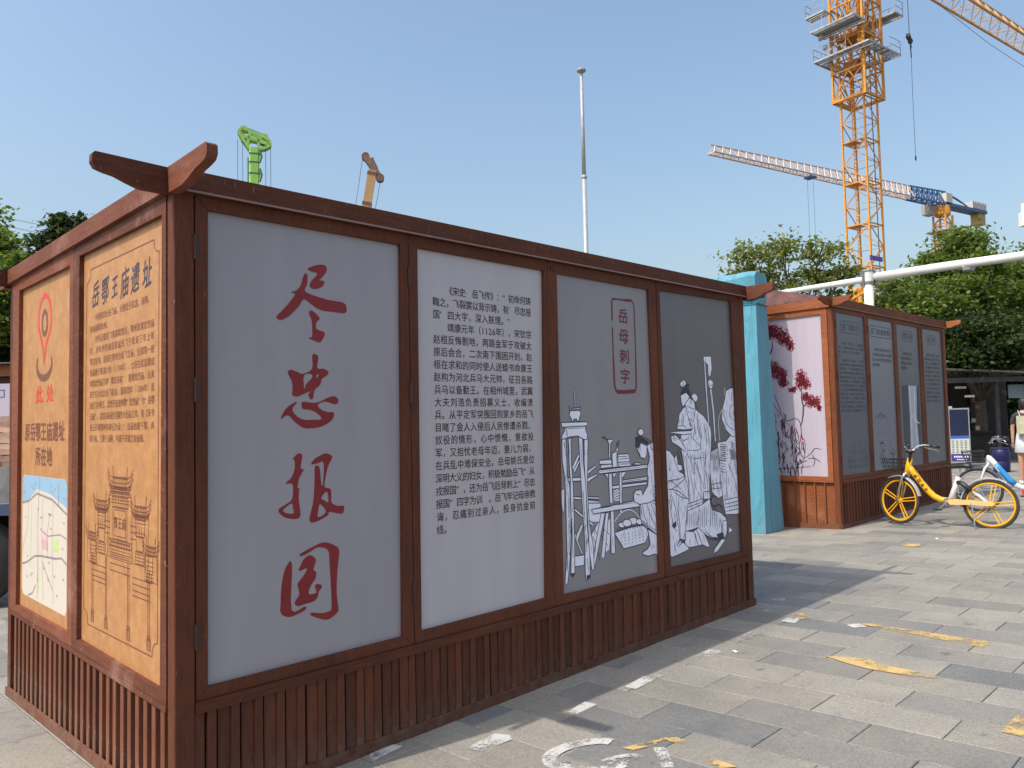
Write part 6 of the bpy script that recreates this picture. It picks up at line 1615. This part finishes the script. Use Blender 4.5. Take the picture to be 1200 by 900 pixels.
m = MB(); m.bar((-1.1, 0, ez(362)), (-.1, 0, ez(340)), .26); m.bar((-.1, 0, ez(340)), (.7, 0, ez(352)), .22); m.tube([(-.6, -.2, ez(352)), (.1, -.2, ez(343))], .07, 6); m.build('boom', MT['crane'], dg)
m = MB(); m.cbox(-1.6, 1.6, -1, 1, .8, 2.2, .15); m.cbox(-.4, 1.4, -.9, .6, 2.2, ez(352), .15); m.build('body', MT['crane'], dg)
m = MB(); m.cbox(-1.7, 1.7, -1.2, -.7, 0, .8, .1); m.cbox(-1.7, 1.7, .7, 1.2, 0, .8, .1); m.build('track', MT['tyre'], dg)

# ------------------------------------------------------------------ pavilion with dark interior
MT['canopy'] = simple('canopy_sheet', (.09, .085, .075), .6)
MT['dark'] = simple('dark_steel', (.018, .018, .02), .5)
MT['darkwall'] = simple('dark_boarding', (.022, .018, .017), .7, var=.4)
pa, pb = at(1105, 443, 23), at(1186, 451, 23)
dirp = math.atan2(pb.y - pa.y, pb.x - pa.x)
base = gp(pa.x, pa.y)
pv = thing('canopy_stall', 'dark open stall under a thin grey canopy right of the rear cabin', 'stall', (base.x, base.y, base.z), -.12)
Lp = 3.0
zc = pa.z - base.z
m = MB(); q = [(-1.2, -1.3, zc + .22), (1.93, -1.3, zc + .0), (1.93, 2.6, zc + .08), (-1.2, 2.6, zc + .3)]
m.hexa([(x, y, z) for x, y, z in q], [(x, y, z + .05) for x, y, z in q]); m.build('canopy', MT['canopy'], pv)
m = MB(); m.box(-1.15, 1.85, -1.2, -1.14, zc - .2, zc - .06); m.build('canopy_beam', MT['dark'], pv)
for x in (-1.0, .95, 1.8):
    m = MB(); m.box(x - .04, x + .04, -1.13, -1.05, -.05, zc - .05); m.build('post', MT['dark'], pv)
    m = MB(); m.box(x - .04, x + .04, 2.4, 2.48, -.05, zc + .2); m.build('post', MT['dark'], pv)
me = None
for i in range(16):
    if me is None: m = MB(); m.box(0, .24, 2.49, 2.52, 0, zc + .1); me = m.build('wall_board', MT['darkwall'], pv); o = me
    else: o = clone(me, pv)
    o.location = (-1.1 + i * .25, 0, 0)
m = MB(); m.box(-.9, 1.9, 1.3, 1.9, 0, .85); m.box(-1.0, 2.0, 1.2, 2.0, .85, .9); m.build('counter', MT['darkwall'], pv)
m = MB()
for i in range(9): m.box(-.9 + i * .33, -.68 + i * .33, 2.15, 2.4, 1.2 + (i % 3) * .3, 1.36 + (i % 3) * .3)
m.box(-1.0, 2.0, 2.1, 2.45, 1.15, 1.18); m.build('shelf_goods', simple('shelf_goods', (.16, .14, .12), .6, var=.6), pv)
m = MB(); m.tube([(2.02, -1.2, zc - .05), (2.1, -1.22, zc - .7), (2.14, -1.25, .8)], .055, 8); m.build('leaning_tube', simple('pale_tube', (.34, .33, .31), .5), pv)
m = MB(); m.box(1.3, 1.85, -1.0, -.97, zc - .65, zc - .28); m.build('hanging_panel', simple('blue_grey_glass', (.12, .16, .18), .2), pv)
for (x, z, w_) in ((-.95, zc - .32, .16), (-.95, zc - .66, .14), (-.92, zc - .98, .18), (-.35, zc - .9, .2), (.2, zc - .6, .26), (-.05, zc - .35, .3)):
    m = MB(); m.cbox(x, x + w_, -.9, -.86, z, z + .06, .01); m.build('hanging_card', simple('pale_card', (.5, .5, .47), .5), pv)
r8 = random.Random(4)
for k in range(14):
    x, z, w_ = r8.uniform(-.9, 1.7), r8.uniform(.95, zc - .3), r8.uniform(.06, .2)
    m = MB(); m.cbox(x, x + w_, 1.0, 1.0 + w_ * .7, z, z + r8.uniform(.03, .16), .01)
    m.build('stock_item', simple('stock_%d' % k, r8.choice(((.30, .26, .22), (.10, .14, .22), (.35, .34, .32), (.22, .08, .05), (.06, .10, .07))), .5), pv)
# notice board
p = gp(at(1124, 500, 21.5).x, 21.5)
nb = thing('notice_board', 'tall blue and white information board standing beside the rear cabin', 'sign', p, R(-14))
nb.scale = (.88, .9, .9)
m = MB(); m.cbox(-.29, .29, -.04, .04, .02, 1.78, .01); m.build('frame', simple('board_frame', (.30, .31, .30), .5), nb)
m = MB(); m.box(-.27, .25, -.046, -.041, .95, 1.74); m.build('screen', simple('navy_screen', (.012, .02, .055), .2), nb)
m = MB(); m.box(-.27, .25, -.046, -.041, .86, .945); m.build('header_strip', simple('blue_strip', (.04, .12, .42), .4), nb)
m = MB(); m.box(-.27, .25, -.046, -.041, .40, .855); tb = m.build('timetable', simple('cream_panel', (.55, .58, .52), .5), nb)
m = MB()
for i in range(4):
    for j in range(8): m.box(-.24 + i * .12, -.18 + i * .12, -.0475, -.0465, .43 + j * .05, .45 + j * .05)
m.build('printed_rows', MT['grey_ink'], tb)
m = MB(); m.box(-.27, .25, -.046, -.041, .18, .395); fb = m.build('footer', simple('indigo_panel', (.05, .04, .22), .5), nb)
m = MB()
for i in range(7): m.box(-.2 + i * .06, -.16 + i * .06, -.0475, -.0465, .29, .34)
for i in range(5): m.box(-.12 + i * .06, -.08 + i * .06, -.0475, -.0465, .215, .245)
m.build('printed_rows', MT['white'], fb)
p = gp(at(1172, 512, 19).x, 19)
bn = thing('barrel', 'dark blue plastic barrel in the shade in front of the stall', 'barrel', p)
m = MB(); m.lathe([(.15, 0), (.18, .03), (.19, .25), (.175, .27), (.195, .3), (.19, .52), (.16, .56)], n=18); m.build('body', simple('dark_blue_plastic', (.006, .009, .07), .4), bn, smooth=True)
m = MB(); m.lathe([(.165, .56), (.17, .57), (.165, .6), (.05, .605)], n=18); m.build('lid', simple('dark_lid', (.02, .02, .05), .4), bn)

# ------------------------------------------------------------------ person with backpack, walking away
MT['skin'] = simple('skin', (.50, .27, .18), .5, var=.05)
MT['topc'] = simple('charcoal_top', (.035, .035, .045), .8)
MT['short'] = simple('white_skirt_cloth', (.70, .73, .78), .7)
MT['pack'] = simple('beige_backpack', (.50, .47, .34), .8)
MT['hair'] = simple('black_hair', (.012, .01, .01), .5)
pp = at(1201, 500, 16); pb_ = gp(pp.x, pp.y)
person = thing('person', 'person in charcoal top and white skirt with beige backpack walking at the right edge', 'person', pb_, math.atan2(pp.y, pp.x) - math.pi / 2)
def skin(name, joints, edges, mt, parent, lvl=2, rootv=0):
    me = bpy.data.meshes.new(name); me.from_pydata([j[:3] for j in joints], edges, [])
    o = bpy.data.objects.new(name, me); col.objects.link(o)
    sm_ = o.modifiers.new('s', 'SKIN'); 
    for i, j in enumerate(joints):
        r_ = j[3] if isinstance(j[3], tuple) else (j[3], j[3])
        me.skin_vertices[0].data[i].radius = r_
        me.skin_vertices[0].data[i].use_root = (i == rootv)
    sb = o.modifiers.new('u', 'SUBSURF'); sb.levels = lvl
    bpy.context.view_layer.update()
    dg_ = bpy.context.evaluated_depsgraph_get()
    m2 = bpy.data.meshes.new_from_object(o.evaluated_get(dg_))
    bpy.data.objects.remove(o)
    m2.name = name; m2.materials.clear(); m2.materials.append(mt)
    m2.polygons.foreach_set('use_smooth', [True] * len(m2.polygons))
    o = bpy.data.objects.new(name, m2); col.objects.link(o); o.parent = parent
    return o
J = [(0, 0, .93, (.13, .09)), (0, 0, 1.08, (.12, .085)), (0, .01, 1.28, (.15, .10)), (0, 0, 1.40, (.10, .07)), (0, .01, 1.47, .05), (0, .03, 1.55, (.072, .085)), (0, .035, 1.63, (.07, .085))]
E_ = [(0, 1), (1, 2), (2, 3), (3, 4), (4, 5), (5, 6)]
def chain(pts, frm):
    a = frm
    for p in pts:
        J.append(p); E_.append((a, len(J) - 1)); a = len(J) - 1
    return a
for s in (-1, 1):
    hnd = chain([(s * .17, 0, 1.36, .052), (s * .215, -.01 * s, 1.10, .040), (s * .22, .05 + .05 * s, .86, .028), (s * .22, .07 + .05 * s, .80, .032)], 3)
    for k in range(4): chain([(s * .22, .055 + .016 * k + .05 * s, .755, .009), (s * .212, .06 + .016 * k + .05 * s, .725 - .004 * (k in (1, 2)), .008), (s * .205, .058 + .016 * k + .05 * s, .705, .007)], hnd)
    chain([(s * .205, .115 + .05 * s, .785, .010), (s * .20, .125 + .05 * s, .755, .009)], hnd)
    f = chain([(s * .09, 0, .86, .085), (s * .095, .06 * s, .50, .055), (s * .095, .02 * s - .06 * (s < 0), .10, .036), (s * .095, -.01 + .02 * s - .06 * (s < 0), .05, .036), (s * .10, .12 + .02 * s, .03, .030)], 0)
skin('body', J, E_, MT['skin'], person)
skin('top', [(0, 0, 1.0, (.135, .10)), (0, 0, 1.15, (.13, .095)), (0, .01, 1.30, (.165, .11)), (0, 0, 1.42, (.10, .075)), (.18, 0, 1.36, .062), (.215, -.01, 1.16, .052), (-.18, 0, 1.36, .062), (-.215, .01, 1.16, .052)], [(0, 1), (1, 2), (2, 3), (3, 4), (4, 5), (3, 6), (6, 7)], MT['topc'], person)
m = MB(); m.lathe([(.135, 1.06), (.15, 1.0), (.175, .85), (.20, .62), (.195, .615)], n=20); m.build('skirt', MT['short'], person, smooth=True)
m = MB(); m.lathe([(.02, 1.735), (.06, 1.72), (.09, 1.66), (.093, 1.58), (.085, 1.50), (.05, 1.47)], (0, .015, 0), 16); m.build('hair', MT['hair'], person, smooth=True)
m = MB(); m.cbox(-.14, .14, -.25, -.11, .98, 1.36, .05); m.cbox(-.11, .11, -.29, -.25, 1.0, 1.2, .02); bp = m.build('backpack', MT['pack'], person, smooth=False)
m = MB()
for s in (-1, 1): m.tube([(s * .07, -.12, 1.34), (s * .10, -.09, 1.45), (s * .10, .03, 1.46), (s * .10, .13, 1.36), (s * .12, .11, 1.15)], .02, 6, flat=.5)
m.build('strap', simple('strap_cream', (.6, .58, .5), .8), bp)
for s in (-1, 1):
    m = MB(); m.cbox(s * .10 - .045, s * .10 + .045, -.10 + .02 * s, .17 + .02 * s, .0, .055, .03); m.build('shoe', MT['wpaint'], person)

# ------------------------------------------------------------------ at the left edge: brick load on a cart, neighbouring cabin
MT['brick'] = simple('old_brick', (.42, .27, .19), .8, var=.35, scale=2, bmp=.4)
MT['cement'] = simple('cement_panel', (.22, .22, .21), .8, var=.3)
MT['cartblue'] = simple('dull_blue_rail', (.05, .08, .15), .5)
p = at(-14, 560, 8.6); cg = gp(p.x, p.y)
cart = thing('brick_cart', 'grey flatbed cart loaded with salvaged bricks at the left edge of the picture', 'cart', cg, R(8))
cz = lambda y: at(5, y, 8.6).z - cg.z
m = MB(); m.box(-1.9, .42, -.03, .0, cz(590), cz(547)); m.box(-1.9, .42, .0, 1.3, cz(590), cz(582)); m.box(.39, .42, .0, 1.3, cz(582), cz(547)); m.build('bed', MT['cement'], cart)
m = MB(); m.box(-1.92, .44, -.05, -.031, cz(604), cz(590.5)); m.build('rail', MT['cartblue'], cart)
for x in (-.25, -1.4):
    wr = (cz(606)) / 2
    m = MB(); m.lathe([(wr * .5, -.1), (wr, -.1), (wr * 1.03, -.06), (wr * 1.03, .06), (wr, .1), (wr * .5, .1)], (x, .12, wr), 24, 'y'); wl = m.build('wheel', MT['tyre'], cart, smooth=True)
    m = MB(); m.lathe([(.05, -.12), (wr * .5, -.08), (wr * .5, .08), (.05, .12)], (x, .12, wr), 16, 'y'); m.build('rim', MT['galvd'], wl)
m = MB(); m.box(-1.8, .3, .5, .56, cz(700) , cz(606)); m.build('chassis', MT['dark'], cart)
m = MB(); m.cbox(-.12, .12, -.057, .057, -.03, .03, .004); bme = m.build('brick', MT['brick'], None); bme_d = bme.data
bpy.data.objects.remove(bme)
r6 = random.Random(9); cnt = 0
for lay in range(9):
    zz = cz(547) + .03 + lay * .062
    nx = 8 - lay // 2
    for i in range(nx):
        for j in (0, 1, 2):
            if lay > 5 and r6.random() < .25: continue
            o = bpy.data.objects.new('brick', bme_d); col.objects.link(o)
            o.location = cg + Vector((.24 - lay * .028 - i * .245 + r6.uniform(-.02, .02), .1 + j * .14 + lay * .02, zz))
            o.rotation_euler = (r6.uniform(-.08, .08), r6.uniform(-.1, .1), r6.uniform(-.4, .4) + R(8))
            tag(o, 'loose old brick in the salvaged heap on the cart at the left edge', 'brick', 'bricks heaped on the cart'); cnt += 1
p = at(-30, 470, 11.5); ng = gp(p.x, p.y)
nc = thing('ticket_kiosk', 'brown timber kiosk with a white board, seen as a sliver at the left edge', 'kiosk', ng, R(-6))
nz = lambda y: at(4, y, 11.5).z - ng.z
m = MB(); m.box(-2.4, .62, -.05, .0, nz(441.5), nz(428)); m.build('fascia_beam', MT['wood_b2y'], nc)
m = MB(); m.box(-2.4, .60, -.01, 1.8, 0, nz(442)); m.build('wall', MT['wood_dk'], nc)
m = MB(); m.box(-2.3, .58, -.03, -.012, .9, nz(450)); wb = m.build('white_board', MT['lilac'], nc)
m = MB(); bz0, bz1 = nz(466), nz(457)
for q in ((.28, .50, bz0, bz0 + .012), (.28, .50, bz1 - .012, bz1), (.488, .50, bz0, bz1)): m.box(q[0], q[1], -.034, -.0305, q[2], q[3])
m.build('blue_outline', simple('blue_print', (.05, .12, .4), .5), wb)
m = MB(); m.box(-2.5, .7, -.15, 2.0, nz(427.5), nz(426)); m.build('roof', MT['canopy'], nc)
